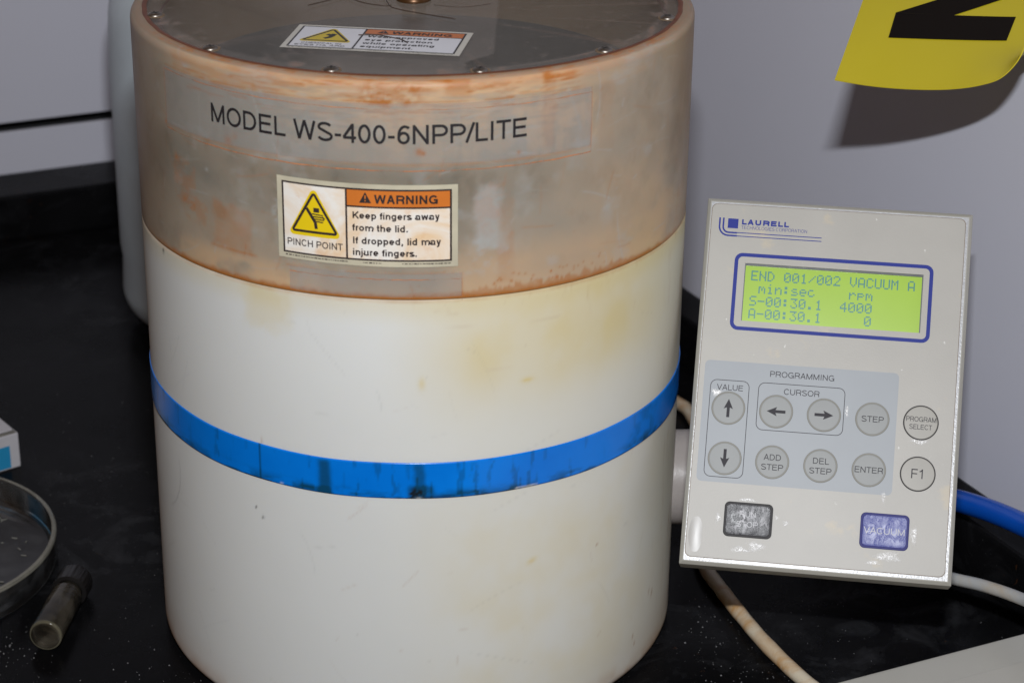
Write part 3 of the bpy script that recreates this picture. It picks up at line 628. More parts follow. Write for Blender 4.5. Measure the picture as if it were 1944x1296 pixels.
# twelve screws
hd, hf = lathe([(.0036, -.0002), (.0036, .0003), (.0031, .0009), (.002, .0013), (.0003, .0014)], 24)
q = lambda a, w_, l_: ([(x * math.cos(a) - y * math.sin(a), x * math.sin(a) + y * math.cos(a), z) for x, y, z in box(-l_, l_, -w_, w_, .0007, .00148)[0]], box(0, 1, 0, 1, 0, 1)[1], 1)  # raised dark cross, the shade of a recess put into its colour
SV, SF, SM = join((hd, hf), q(.5, .00042, .0019), q(.5 + math.pi / 2, .00044, .0019)[:3])
washer = lathe([(.0047, -.0003), (.0047, .00012), (.0030, .00016)], 24)
SV, SF, SM2 = join((SV, SF), (washer[0], washer[1])); SM = SM + [2] * len(washer[1])
scr = mk('screw', SV, SF, [M['steel'], M['sdark'], M['edge']], lid, fm=SM, sharp=40)
for k in range(12):
    a = R_(-167 + 30.1 * k); o = scr if k == 0 else scr.copy()
    if k: col.objects.link(o); o.parent = lid
    x = .1285 * math.cos(a); y = .1285 * math.sin(a); o.location = (x, y, tilt(zt, x, y)); o.rotation_euler = (math.atan(TY), 0, k * 1.3)
# clear tape strips and lettering
P_ = Print()
P_.rect(-138, 86.4, 305.3, 333.7, 0, 90, .12); P_.rect(-60, 21.4, 240.3, 252.0, 0, 40, .12)
P_.build('clear_tape', [M['tape']], lid, lambda x, y, z: LT([oncyl(RC)(x, y, z + .05)])[0]) 
P_ = Print()
for z0, x0, x1, wd in ((305.0, -138, 86.4, .55), (333.9, -137, 86.4, .35), (252.0, -60, 21.4, .4), (240.6, -190, 190, .55)):
    if z0 > 250: P_.line([(x0 + (x1 - x0) * i / 90, z0 + .12 * math.sin(i * .9)) for i in range(91)], wd, 0, lift=.20)
for x0, z0, z1 in ((-138, 305, 334), (86.4, 305, 334), (21.4, 241, 252)): P_.line([(x0, z0), (x0, z1)], .22, 0, lift=.22)
o = P_.build('residue_lines', [M['residue']], lid, oncyl(RC)); o['kind'] = 'stuff'
# fit found without tilt: label heights are world heights, so no shear for the prints
P_ = Print(); P_.text('MODEL WS-400-6NPP/LITE', -101.9, 317.0, 153.6, 9.0, .142)
base = Print(); 
def tl(x, y, z):   # MODEL line: small slope measured on the photo
    return oncyl(RC + .0004)(x, y + .0085 * (x + 102), z)
P_.build('model_lettering', [M['black']], lid, tl)
def warning_label(lx, ly, sx, small, top=False):
    """printed WARNING label, 84 x 40 mm, lower left at lx,ly; returns Print with mats: 0 paper 1 frame/ink 2 orange 3 yellow 4 white"""
    p = Print(); X = lambda v: lx + v * sx; Y = lambda v: ly + v
    P0 = rr(X(0), X(84.4), Y(0), Y(40), 1.6)
    # paper as strips so that it can bend
    p.rect(X(0), X(84.4), Y(0), Y(40), 5, 34, 0)
    p.rect(X(2.9), X(81.2), Y(3.2), Y(37.4), 0, 32, .03)
    p.rect(X(33.6), X(81.2), Y(29.2), Y(37.4), 2, 20, .05)
    for a in ([(2.9, 3.2), (81.2, 3.2)], [(2.9, 37.4), (81.2, 37.4)], [(33.6, 29.0), (81.2, 29.0)]):
        n = 30; pts = [(X(a[0][0] + (a[1][0] - a[0][0]) * i / n), Y(a[0][1])) for i in range(n + 1)]; p.line(pts, .85, 1, lift=.07)
    for vx in (2.9, 33.6, 81.2): p.line([(X(vx), Y(2.8)), (X(vx), Y(37.8))], .9, 1, lift=.075)
    # big triangle
    def tri(cx, yb, wd, ht, r):
        pts = []
        for (vx, vy, a0) in ((cx + wd / 2 - r * 1.7, yb + r, -90), (cx, yb + ht - r * 1.9, 30), (cx - wd / 2 + r * 1.7, yb + r, 150)):
            pts += [(X(vx + r * math.cos(R_(a0 + 24 * i))), Y(vy + r * math.sin(R_(a0 + 24 * i)))) for i in range(6)]
        return pts
    p.poly(tri(18.2, 12.2, 26.5, 24.2, 1.8), 3, .06)
    p.line(tri(18.2, 14.4, 21.6, 19.0, .7), 1.25, 1, True, .085)
    if not top:   # hand under a press block
        p.line([(X(14.6), Y(26.0)), (X(18.8), Y(19.3)), (X(19.2), Y(16.2))], 1.5, 1, lift=.09)
        p.rect(X(18.0), X(20.8), Y(24.2), Y(26.4), 1, 1, .092)
        p.line([(X(17.2), Y(23.4)), (X(22.6), Y(23.0))], .6, 1, lift=.094)
        for j in range(3): p.line([(X(17.8 + j * .3), Y(22.1 - j * 1.1)), (X(22.6 + .5 * (j % 2)), Y(21.9 - j * 1.15))], .62, 1, lift=.096)
        p.line([(X(22.2), Y(22.4)), (X(23.3), Y(21.2))], .8, 1, lift=.098)
    else:         # splash over an eye
        p.line([(X(17), Y(25)), (X(20), Y(23)), (X(19), Y(20)), (X(17), Y(18))], 2.4, 1, lift=.09)
        p.line([(X(19), Y(26)), (X(21.5), Y(24.5))], 1.6, 1, lift=.092)
    # WARNING with its small triangle
    p.poly([(X(39.6), Y(30.9)), (X(45.2), Y(30.9)), (X(42.4), Y(36.2))], 1, .09)
    p.line([(X(42.4), Y(34.6)), (X(42.4), Y(32.9))], .55, 2, lift=.1); p.line([(X(42.4), Y(32.3)), (X(42.4), Y(31.7))], .55, 2, lift=.1)
    p.text('WARNING', X(46.6), Y(30.9), 28.8 * sx, 4.2, .21, 1, .09)
    if not top:
        for tx, yy, wd in (('Keep fingers away', 23.2, 39.6), ('from the lid.', 17.2, 25.4), ('If dropped, lid may', 10.9, 40.2), ('injure fingers.', 5.2, 29.4)):
            p.text(tx, X(36.4), Y(yy), wd * sx, 3.35, .20, 1, .09)
        p.text('PINCH POINT', X(4.6), Y(6.9), 27.0 * sx, 3.3, .16, 1, .09)
    else:
        for tx, yy, wd in (('Wear approved', 23.6, 34.), ('eye protection', 17.8, 32.), ('while operating', 12.0, 34.), ('equipment.', 6.4, 25.)):
            p.text(tx, X(36.4), Y(yy), wd * sx, 3.3, .2, 1, .09)
        p.text('CHEMICAL IN', X(8), Y(8.6), 19, 2.1, .16, 1, .09); p.text('EYES HAZARD', X(5.5), Y(5.2), 24, 2.1, .16, 1, .09)
    # hair-fine footer print
    rs = random.Random(5)
    for x0, x1 in ((3.5, 34), (41, 50), (59, 81)):
        x = x0
        while x < x1:
            l = rs.uniform(.5, 1.5); p.line([(X(x), Y(1.75)), (X(x + l), Y(1.75))], rs.uniform(.3, .6), 1, lift=.06); x += l + rs.uniform(.25, .6)
    return p
p = warning_label(-65.0, 258.4, 1.0, False)
o = p.build('warning_label', [M['label'], M['labelink'], M['orange'], M['yellow'], M['labelwhite'], simple('aged_label_margin', (.62, .57, .43), .3, .18, 60)], lid, oncyl(RC + .0005)); o['label'] = 'orange and white pinch point warning label on the lid side'
# the label on the clear plate
p = warning_label(0, 0, 1.0, True, True)
a = Vector((-57.5, -46.5)); ux = Vector((84.3, -16.5)).normalized(); uy = Vector((ux.y * -1, ux.x))
bl = Vector((-62.2, -86.0))
def onplate(x, y, z):
    q = bl + ux * x + uy * y; X_, Y_ = q.x * .001, q.y * .001; return (X_, Y_, tilt(zt + .0001 + z * .001, X_, Y_))
o = p.build('warning_label', [M['labelwhite'], M['black'], M['topor'], M['topye'], M['labelwhite'], simple('plate_label_margin', (.60, .58, .52), .3, .12, 60)], lid, onplate); o['label'] = 'small eye protection warning label lying on the clear top'
# hairs caught on top
hv = []
def top(px, py): return (px * .001, py * .001, tilt(zt + .0008, px * .001, py * .001))
hairs = [[(-52, -14), (-40, -2), (-34, 6), (-30, 14)], [(-36, 8), (-26, -8), (-15, -15), (-11, -14)], [(-16, 10), (-13, -8), (-10, -19), (4, -30), (20, -40)], [(-26, -68), (-18, -68), (-14, -70), (-6, -76), (-3, -82)], [(10, -14), (24, -18), (38, -12)]]
tt = [tube([top(*q_) for q_ in h_], .00022 if i != 4 else .00012, 5, 8) for i, h_ in enumerate(hairs)]
hv = join(*tt); tag(mk('hair', hv[0], hv[1], M['hair']), 'fine dark hairs caught on the clear top of the lid', 'hair', kind='stuff')
# ---- blue band
prof = [(RC + .0001, .1382)] + [(RC + .0005, z) for z in np.linspace(.1384, .1572, 26)] + [(RC + .0001, .1574)]
V, F = lathe(prof, 900); V = [(x, y, z + .00022 * math.sin(9 * math.atan2(y, x)) * math.sin(4.3 * math.atan2(y, x))) for x, y, z in V]
band = mk('blue_band', V, F, M['band'], coater); band['label'] = 'blue vinyl tape band round the middle of the housing'
def fn(s, z, c):
    f = fbm(s / 5, z / 5, 8); e = 1 - sstep(138, 145, z); f2 = fbm(s / 2.2, z / 12, 9)
    r = .8 * e * sstep(.42, .66, fbm(s / 9, z / 3, 12)) * (.4 + f) + .45 * sstep(.60, .72, f2) * sstep(.35, .6, fbm(s / 20, z * 0, 14))
    r = r + .85 * patch(s, z, -48, -42, 137, 156, 1.6, .8, 2) + .6 * patch(s, z, -62, -42, 137, 141.5, 1.2, 1, 3) + .9 * patch(s, z, -1.5, 3.5, 138, 157, 1.4, 1, 4) * .8 + .7 * patch(s, z, -5, 8, 137, 145, 1.5, 2, 5)
    r = r + .5 * patch(s, z, 8, 60, 137, 141, 1.5, 2, 6) + .9 * np.exp(-((s + 80) / .5) ** 2) + .3 * sstep(.55, .7, fbm(s / 14, z / 14, 18)) * sstep(70, 110, s)
    g = .95 * patch(s, z, -3.4, 3.2, 138.6, 143.5, 1.1, 2.0, 7) * sstep(.30, .55, fbm(s / 1.6, z / 1.6, 19)) + 1.0 * patch(s, z, -90, -74, 137.6, 138.9, .3) + .5 * patch(s, z, 3, 16, 138.5, 140, .5, 1, 9) + .7 * patch(s, z, 28, 58, 137, 138.9, .4, .8, 10) * f * 1.5
    b = .9 * np.exp(-((s - .6) / 1.3) ** 2 - ((z - 138.4) / .6) ** 2) + .8 * np.exp(-((s + 68) / .6) ** 2 - ((z - 138.8) / .6) ** 2) + .5 * patch(s, z, 48, 60, 138.2, 139.4, .4, .5, 11) * sstep(.45, .6, f)
    return r, g, b
paint(band, fn)
# ---- side stub, elbow bracket and the tilted control panel
V, F = lathe([(.026, .136), (.026, .205), (.024, .207), (.0003, .207)], 64)
mk('mounting_stub', [(z, x, y + .0745) for x, y, z in V], F, M['nylon'], coater, sharp=30)['label'] = 'short thick grey nylon stub between housing and control panel'
PO = Vector((.1513, -.0092, .2420)); ex = Vector((.9825, -.1863, -.0012)).normalized(); ez = Vector((-.152, -.8053, .5731)); ey = ez.cross(ex).normalized(); ez = ex.cross(ey).normalized()
def pn(x, y, z):
    return PO + ex * (x * .001) + ey * (y * .001) + ez * (z * .001)
W_, H_ = 134.9, 189.3; DP = 21
hx0, hx1, hy0, hy1 = 21.6, 111.9, -63.5, -33.4
c0 = [(0, -H_), (W_, -H_), (W_, 0), (0, 0)]; ch = 1.7
c1 = [(ch, -H_ + ch), (W_ - ch, -H_ + ch), (W_ - ch, -ch), (ch, -ch)]
c2 = [(hx0, hy0), (hx1, hy0), (hx1, hy1), (hx0, hy1)]
V = [(x, y, -DP) for x, y in c0] + [(x, y, -ch) for x, y in c0] + [(x, y, 0) for x, y in c1] + [(x, y, 0) for x, y in c2] + [(x, y, -2.2) for x, y in c2]
F = [(3, 2, 1, 0)]; FM = [0]
for lev in range(4):
    for i in range(4):
        j = (i + 1) % 4; F.append((lev * 4 + i, lev * 4 + j, lev * 4 + 4 + j, lev * 4 + 4 + i)); FM.append(1 if lev >= 2 else 0)
F.append((16, 17, 18, 19)); FM.append(0)
panel = mk('control_panel', [pn(*v) for v in V], F, [M['case'], M['rim']], coater, smooth=False, fm=FM)
panel['label'] = 'cream tilted control panel with green display and round keys'
bevel_obj(panel, .0004, 2, 30)
V, F = box(.150, .195, .005, .05, .096, .12)
# bracket joins the stub to the back of the panel
bk = join((box(.160, .196, -.022, .012, .062, .104)[0], box(0, 1, 0, 1, 0, 1)[1]), ([pn(x, y, z) for x, y, z in box(22, 56, -150, -112, -66, -20.8)[0]], box(0, 1, 0, 1, 0, 1)[1]))
mk('bracket', bk[0], bk[1], M['nylon'], coater, smooth=False)
def shape2d(name, loops, z0, th, mat, parent, fn=pn):
    cu = bpy.data.curves.new(name, 'CURVE'); cu.dimensions = '2D'; cu.fill_mode = 'BOTH'; cu.extrude = th / 2
    for lp_ in loops:
        sp = cu.splines.new('POLY'); sp.points.add(len(lp_) - 1); sp.use_cyclic_u = True
        for i, p_ in enumerate(lp_): sp.points[i].co = (p_[0], p_[1], 0, 1)
    tmp = bpy.data.objects.new('t', cu); me = tmp.to_mesh()
    V = [fn(v.co.x, v.co.y, z0 + th / 2 + v.co.z) for v in me.vertices]; F = [tuple(p.vertices) for p in me.polygons]
    tmp.to_mesh_clear(); bpy.data.objects.remove(tmp); bpy.data.curves.remove(cu)
    return mk(name, V, F, mat, parent, smooth=False)
hole = [(hx0, hy0), (hx1, hy0), (hx1, hy1), (hx0, hy1)]
shape2d('membrane_edge', [rr(2.35, 131.6, -185.6, -2.75, 3.2)], .02, .12, M['edge'], panel).data.materials
bpy.data.objects.remove(bpy.data.objects['membrane_edge'])
edge = shape2d('membrane_edge', [rr(2.45, 131.5, -185.5, -2.85, 3.1), rr(3.4, 130.5, -184.5, -3.8, 2.4)], .02, .1, M['edge'], panel)
shape2d('membrane', [rr(2.75, 131.2, -185.2, -3.15, 3.0), hole], .14, .22, M['membrane'], panel)
shape2d('display_frame', [rr(16.1, 116.8, -68.5, -28.2, 4.0), rr(18.0, 114.9, -66.6, -30.1, 2.3)], .37, .03, M['blueink'], panel)
shape2d('grey_keypad_area', [rr(5.3, 103.0, -147.0, -84.9, 2.6)], .37, .02, M['grey'], panel)
# display
disp = mk('display', [pn(x, y, -1.9) for x, y in hole], [(0, 1, 2, 3)], M['lcd'], panel, smooth=False)
disp['label'] = 'lit yellow-green display with four lines of dot text'
g_ = join(*[([pn(x, y, z) for x, y, z in box(*b_)[0]], box(0, 1, 0, 1, 0, 1)[1]) for b_ in ((hx0, hx1, hy1 - .9, hy1 - .02, -1.85, -.6), (hx0 + .02, hx0 + .4, hy0, hy1 - .9, -1.85, -.6), (hx1 - .5, hx1 - .02, hy0, hy1 - .9, -1.85, -.6))])
mk('display_edge', g_[0], g_[1], simple('display_bezel', (.13, .14, .15), .25, .2, 200), panel, smooth=False)
G57 = {'E': "11111 10000 10000 11110 10000 10000 11111", 'N': "10001 10001 11001 10101 10011 10001 10001", 'D': "11100 10010 10001 10001 10001 10010 11100", '0': "01110 10001 10011 10101 11001 10001 01110",
 '1': "00100 01100 00100 00100 00100 00100 01110", '2': "01110 10001 00001 00010 00100 01000 11111", '/': "00000 00001 00010 00100 01000 10000 00000", 'V': "10001 10001 10001 10001 10001 01010 00100",
 'A': "01110 10001 10001 10001 11111 10001 10001", 'C': "01110 10001 10000 10000 10000 10001 01110", 'U': "10001 10001 10001 10001 10001 10001 01110", 'M': "10001 11011 10101 10101 10001 10001 10001",
 'm': "00000 00000 11010 10101 10101 10001 10001", 'i': "00100 00000 01100 00100 00100 00100 01110", 'n': "00000 00000 10110 11001 10001 10001 10001", ':': "00000 01100 01100 00000 01100 01100 00000",
 's': "00000 00000 01110 10000 01110 00001 11110", 'e': "00000 00000 01110 10001 11111 10000 01110", 'c': "00000 00000 01110 10000 10000 10001 01110", 'r': "00000 00000 10110 11001 10000 10000 10000",
 'p': "00000 00000 11110 10001 11110 10000 10000", 'S': "01111 10000 10000 01110 00001 00001 11110", '-': "00000 00000 00000 11111 00000 00000 00000", '3': "11111 00010 00100 00010 00001 10001 01110",
 '.': "00000 00000 00000 00000 00000 01100 01100", '4': "00010 00110 01010 10010 11111 00010 00010"}
pr_ = Print()
for row, txt in enumerate(("END 001/002 VACUUM A", " min:sec    rpm", "S-00:30.1  4000", "A-00:30.1     0")):
    for ci, ch_ in enumerate(txt):
        if ch_ == ' ': continue
        for yy, bits in enumerate(G57[ch_].split()):
            for xx, b_ in enumerate(bits):
                if b_ == '1':
                    x0 = 25.1 + ci * 4.18 + xx * .70; y0 = -36.6 - row * 6.6 - yy * .74
                    pr_.rect(x0 + .0, x0 + .695, y0 - .735, y0, 0, 1, 0)
pr_.build('display_text', [M['lcdink']], panel, lambda x, y, z: pn(x, y, -1.86))
# printed lines and words
L3 = .42
P_ = Print()
for pts in (rr(8.9, 28.4, -144.3, -94.8, 3.2), rr(33.2, 76.6, -118.8, -94.7, 3.2)): P_.line(pts, .32, 0, True, L3)
P_.text('PROGRAMMING', 38.4, -91.4, 32.4, 2.95, .12, 0, L3); P_.text('VALUE', 12.2, -99.9, 13.2, 2.9, .12, 0, L3); P_.text('CURSOR', 46.0, -100.0, 17.9, 2.95, .12, 0, L3)
P_.build('panel_lettering', [M['legend']], panel, pn)
P_ = Print()
P_.text('LAURELL', 18.1, -13.3, 24.2, 2.75, .27, 0, L3); P_.text('TECHNOLOGIES CORPORATION', 18.2, -15.75, 33.6, 1.75, .10, 0, L3)
P_.poly([(11.2, -15.6), (16.5, -15.6), (16.5, -10.5), (11.2, -10.5)], 0, L3)
P_.line([(7.0, -10.3), (7.0, -14.9)] + [(11.6 - 4.6 * math.cos(R_(a)), -14.9 - 4.6 * math.sin(R_(a))) for a in range(10, 91, 16)] + [(16.2, -19.5)], .85, 0, False, L3)
P_.line([(8.9, -10.3), (8.9, -15.0)] + [(11.8 - 2.9 * math.cos(R_(a)), -15.0 - 2.9 * math.sin(R_(a))) for a in range(10, 91, 16)] + [(16.2, -17.9)], .85, 0, False, L3)
P_.line([(16.1, -17.75), (59.4, -17.75)], .42, 0, False, L3 + .004); P_.line([(16.1, -19.55), (59.4, -19.55)], .42, 0, False, L3 + .004)
P_.build('logo', [M['blueink']], panel, pn)
# keys
def key(cx, cy, face, ringm, rw, r0, label, paintfn):
    prof = [(r0 + .25, .40), (r0 + .1, .62), (r0 - rw, .62), (r0 - rw - .2, .50), (r0 * .8, .52), (r0 * .4, .55), (.02, .56)]
    V, F = lathe(prof, 40); FM = [1 if k < 2 * 40 else 0 for k in range(len(F))]
    P = Print(); paintfn(P)
    V2 = [(cx + v[0], cy + v[1], v[2]) for v in V]; b = len(V2)
    def hz(x, y):
        r = math.hypot(x, y); k = max(0, min(1, 1 - r / (r0 - rw - .25))); return .56
    V2 += [(cx + v[0], cy + v[1], hz(v[0], v[1]) + v[2]) for v in P.V]; F = F + [tuple(i + b for i in f) for f in P.F]; FM += [2] * len(P.F)
    o = mk('key', [pn(*v) for v in V2], F, [face, ringm, M['legend']], panel, fm=FM, sharp=30); o['label'] = label; return o
def arrow(rot):
    def f(P):
        pts = [(0, 4.7), (2.35, -.4), (.75, .3), (.75, -4.7), (-.75, -4.7), (-.75, .3), (-2.35, -.4)]
        a = R_(rot); c_, s_ = math.cos(a), math.sin(a); pts = [(x * c_ - y * s_, x * s_ + y * c_) for x, y in pts]
        P.add([pts[0], pts[1], pts[2], pts[5], pts[6]], [(0, 4, 3, 2, 1)], 0, .06); P.add([pts[2], pts[3], pts[4], pts[5]], [(0, 3, 2, 1)], 0, .06)
    return f
def words(*L):
    def f(P):
        for tx, x, y, wd, cap in L: P.text(tx, x, y, wd, cap, .12, 0, .05)
    return f
for cx, cy, lab, fnp in ((18.7, -109.0, 'round grey key with up arrow', arrow(0)), (18.8, -134.7, 'round grey key with down arrow', arrow(180)), (42.8, -109.0, 'round grey key with left arrow', arrow(90)),
    (66.8, -109.0, 'round grey key with right arrow', arrow(-90)), (91.0, -109.2, 'round grey key reading STEP', words(('STEP', -5.4, -1.5, 11.0, 3.0))),
    (42.7, -134.8, 'round grey key reading ADD STEP', words(('ADD', -4.3, .9, 8.6, 3.0), ('STEP', -5.4, -4.1, 11.0, 3.0))), (66.8, -134.8, 'round grey key reading DEL STEP', words(('DEL', -3.9, .9, 8.0, 3.0), ('STEP', -5.4, -4.1, 11.0, 3.0))),
    (90.9, -135.0, 'round grey key reading ENTER', words(('ENTER', -7.1, -1.5, 14.2, 3.0)))):
    key(cx, cy, M['btn'], M['ring'], .55, 8.3, lab, fnp)
key(115.1, -109.2, M['btncream'], M['keyrimb'], .34, 8.6, 'cream key reading PROGRAM SELECT in a black ring', words(('PROGRAM', -7.4, .5, 15.0, 2.5), ('SELECT', -5.6, -3.4, 11.2, 2.5)))
key(115.1, -135.1, M['btncream'], M['keyrimb'], .34, 8.6, 'cream key reading F1 in a black ring', words(('F1', -3.3, -2.3, 6.6, 4.8)))
def bigkey(x0, x1, y0, y1, face, rimm, txt, lab):
    # stepped, slightly pillowed rounded rectangle
    lv = [(0, .38), (.15, .75), (.9, .85), (1.3, .72), (3.2, .82), (6.0, .9)]; V = []; F = []; FM = []; n = 0
    for ins, z in lv:
        q_ = rr(x0 + ins, x1 - ins, y0 + ins, y1 - ins, max(2.6 - ins * .45, .4)); n = len(q_); V += [(x, y, z) for x, y in q_]
    for k in range(len(lv) - 1):
        for i in range(n):
            j = (i + 1) % n; F.append((k * n + i, k * n + j, (k + 1) * n + j, (k + 1) * n + i)); FM.append(1 if k < 3 else 0)
    F.append(tuple((len(lv) - 1) * n + i for i in range(n))); FM.append(0)
    P = Print()
    for tx, x, y, wd, cap in txt: P.text(tx, x, y, wd, cap, .11, 0, .94)
    b = len(V); V += P.V; F += [tuple(i + b for i in f) for f in P.F]; FM += [2] * len(P.F)
    o = mk('wide_key', [pn(*v) for v in V], F, [face, rimm, M['faint']], panel, fm=FM, sharp=25); o['label'] = lab
    fa = []
    for k in range(len(lv)): fa += [(0, 0, .0, .15, .7, 1.0)[k]] * n
    fa += [1.0] * (len(V) - len(fa)); at = o.data.attributes.new('fade', 'FLOAT_COLOR', 'POINT'); at.data.foreach_set('color', np.repeat(np.array(fa, dtype=np.float32), 4))
bigkey(20.7, 45.0, -173.8, -156.2, M['blackkey'], M['keyrimb'], [('RUN', 28.4, -163.6, 8.2, 2.8), ('STOP', 27.2, -168.6, 10.6, 2.8)], 'worn wrinkled black rectangular key')
bigkey(88.5, 112.6, -174.0, -156.2, M['bluekey'], M['keyrimblue'], [('VACUUM', 90.4, -166.6, 20.2, 3.2)], 'worn wrinkled blue rectangular key reading VACUUM')
# white scuffs that also carry the glare round the wide keys in their colour
def scuff(cx, cy, rx, ry, seed):
    rs = random.Random(seed); n = 28; V = [(cx, cy, .40)]; 
    for ring in (.5, 1.0):
        for i in range(n):
            a = 2 * math.pi * i / n; k = ring * (.8 + .3 * math.sin(a * 3 + seed) * .5 + rs.uniform(-.12, .12)); V.append((cx + rx * k * math.cos(a), cy + ry * k * math.sin(a), .40))
    F = [(0, 1 + i, 1 + (i + 1) % n) for i in range(n)] + [(1 + i, 1 + n + i, 1 + n + (i + 1) % n, 1 + (i + 1) % n) for i in range(n)]
    return V, F, n
SV = []; SF = []; SA = []
for (cx, cy, rx, ry, sd) in ((37.5, -177.8, 6, 3.4, 1), (17.8, -165, 2.0, 3.2, 2), (32, -154.8, 7, 1.2, 3), (103, -177.6, 9, 3.4, 4), (115, -166, 2.4, 6, 5), (115, -118.8, 6, 1.8, 6), (47, -162.5, 1.6, 1.6, 7), (51.5, -165, 2, 2, 8), (30, -180, 7, 2, 9), (96, -181, 5, 1.5, 10), (78, -106, 1.2, 4, 11), (99, -148, 1.5, 4, 12), (12, -101.5, 3.5, 3, 13)):
    v, f, n = scuff(cx, cy, rx, ry, sd); b = len(SV); SV += v; SF += [tuple(i + b for i in q_) for q_ in f]; SA += [1.0] + [.9] * n + [0.0] * n
o = mk('scuff_glare', [pn(*v) for v in SV], SF, M['scuff'], panel, smooth=False); o['kind'] = 'stuff'
at = o.data.attributes.new('fade', 'FLOAT_COLOR', 'POINT'); at.data.foreach_set('color', np.repeat(np.array(SA, dtype=np.float32), 4))
# lifted bubble of film at the lower left corner
V, F = lathe([(1.0, 0), (.8, .12), (.5, .26), (.2, .33), (.02, .35)], 28)
V = [((x * 3.4 + 7.0 + (.5 * abs(y) if x > 0 else 0)), y * 9.0 - 174, .36 + z * .9) for x, y, z in V]
mk('film_bubble', [pn(*v) for v in V], F, simple('lifted_clear_film', (.42, .41, .39), .36, .05), panel)

# ================================================================== CABLES AND HOSE
def thing_tube(name, pts, r, mat, label, cat, n=20, wob=0.0):
    V, F = tube(pts, r, n, 12, wob); o = mk(name, V, F, mat, sharp=50); return tag(o, label, cat)
def ray_pt(px, py, depth):
    d = FW + RT * ((px - 972) / 4281.5) - UP * ((py - 648) / 4281.5); return CAM + d * depth
thing_tube('hose', [(.200, .0, .0745), (.222, .012, .070), (.246, .050, .060), ray_pt(1780, 943, 1.30), ray_pt(1818, 950, 1.275), ray_pt(1880, 969, 1.245), ray_pt(1944, 996, 1.215), ray_pt(2010, 1030, 1.18), ray_pt(2120, 1100, 1.13), (.385, -.16, .03), (.42, -.32, .0075), (.50, -.60, .0075)], .0064, M['hose'], 'thick glossy blue hose running off behind the right edge of the control panel', 'hose')
thing_tube('cable', [pn(95, -150, -20), pn(97, -158, -40), ray_pt(1770, 1083, 1.24), ray_pt(1807, 1097, 1.225), ray_pt(1870, 1112, 1.205), ray_pt(1944, 1138, 1.18), ray_pt(2030, 1180, 1.14), (.372, -.13, .02), (.40, -.30, .004), (.46, -.60, .004)], .0033, M['wcable'], 'thin grey-white cable leaving the right side of the control panel low over the counter', 'cable')
thing_tube('cable', [(.10, .30, .0042), (.150, .265, .0042), (.170, .239, .0042), (.1795, .215, .0042), (.182, .15, .0042), (.172, .08, .0042), (.1640, .040, .0042), (.1652, .0190, .0042), (.1700, -.0010, .0042), (.1782, -.0310, .0042), (.1888, -.0640, .0042), (.2060, -.1035, .0042), (.235, -.15, .0042)], .0041, M['bcable'], 'rust-stained white cable crossing the black counter below the control panel', 'cable', wob=.04)

# ================================================================== YELLOW SIGN
vb = [(.2136, -.0041, .3036), (.2283, -.0074, .3020), (.2426, -.0110, .3015), (.259, -.0135, .3015), (.272, -.0152, .3024), (.2841, -.0170, .3047), (.2950, -.0150, .3075), (.3033, -.0110, .3137), (.3082, -.0071, .3212), (.3120, -.0020, .3300)]
vup = Vector((.3432, .8711, .3513)).normalized()
sv = [Vector(p_) for p_ in vb]; sl = [0]
for i in range(1, len(sv)): sl.append(sl[-1] + (sv[i] - sv[i - 1]).length)
def smooth_curve(a):
    a = max(0, min(sl[-1], a)); i = 0
    while i < len(sl) - 2 and a > sl[i + 1]: i += 1
    t_ = (a - sl[i]) / (sl[i + 1] - sl[i]); p0 = sv[max(i - 1, 0)]; p1 = sv[i]; p2 = sv[i + 1]; p3 = sv[min(i + 2, len(sv) - 1)]
    return .5 * ((2 * p1) + (p2 - p0) * t_ + (2 * p0 - 5 * p1 + 4 * p2 - p3) * t_ * t_ + (3 * p1 - p0 - 3 * p2 + p3) * t_ ** 3)
sn = Vector((.2, -.45, .87)).normalized()
def surf(a, b, off=0):
    # the curl of the free lower edge eases out into a flat sheet higher up
    k = min(1, max(0, b / .040)); k = k * k * (3 - 2 * k) * .9; ln = Vector((.985, -.165, -.02)).normalized()
    f = lambda a_: smooth_curve(a_) * (1 - k) + (sv[0] + ln * a_) * k
    p_ = f(a) + vup * b; e_ = (f(min(a + .002, sl[-1])) - f(max(a - .002, 0))).normalized(); nn = e_.cross(vup).normalized()
    return p_ + nn * off
NA, NB = 60, 24; LB = .1855
V = [surf(sl[-1] * i / NA, LB * j / NB, off) for off in (0, -.0006) for j in range(NB + 1) for i in range(NA + 1)]
idx = lambda i, j, k: k * (NA + 1) * (NB + 1) + j * (NA + 1) + i
F = [(idx(i, j, 0), idx(i + 1, j, 0), idx(i + 1, j + 1, 0), idx(i, j + 1, 0)) for j in range(NB) for i in range(NA)] + [(idx(i, j, 1), idx(i, j + 1, 1), idx(i + 1, j + 1, 1), idx(i + 1, j, 1)) for j in range(NB) for i in range(NA)]
F += [(idx(i, 0, 0), idx(i, 0, 1), idx(i + 1, 0, 1), idx(i + 1, 0, 0)) for i in range(NA)] + [(idx(i, NB, 0), idx(i + 1, NB, 0), idx(i + 1, NB, 1), idx(i, NB, 1)) for i in range(NA)]
F += [(idx(0, j, 0), idx(0, j + 1, 0), idx(0, j + 1, 1), idx(0, j, 1)) for j in range(NB)] + [(idx(NA, j, 0), idx(NA, j, 1), idx(NA, j + 1, 1), idx(NA, j + 1, 0)) for j in range(NB)]
sign = mk('warning_sign', V, F, M['sign'], sharp=60)
tag(sign, 'curled yellow sheet with a bold black letter, fixed to the wall above the control panel', 'sign')
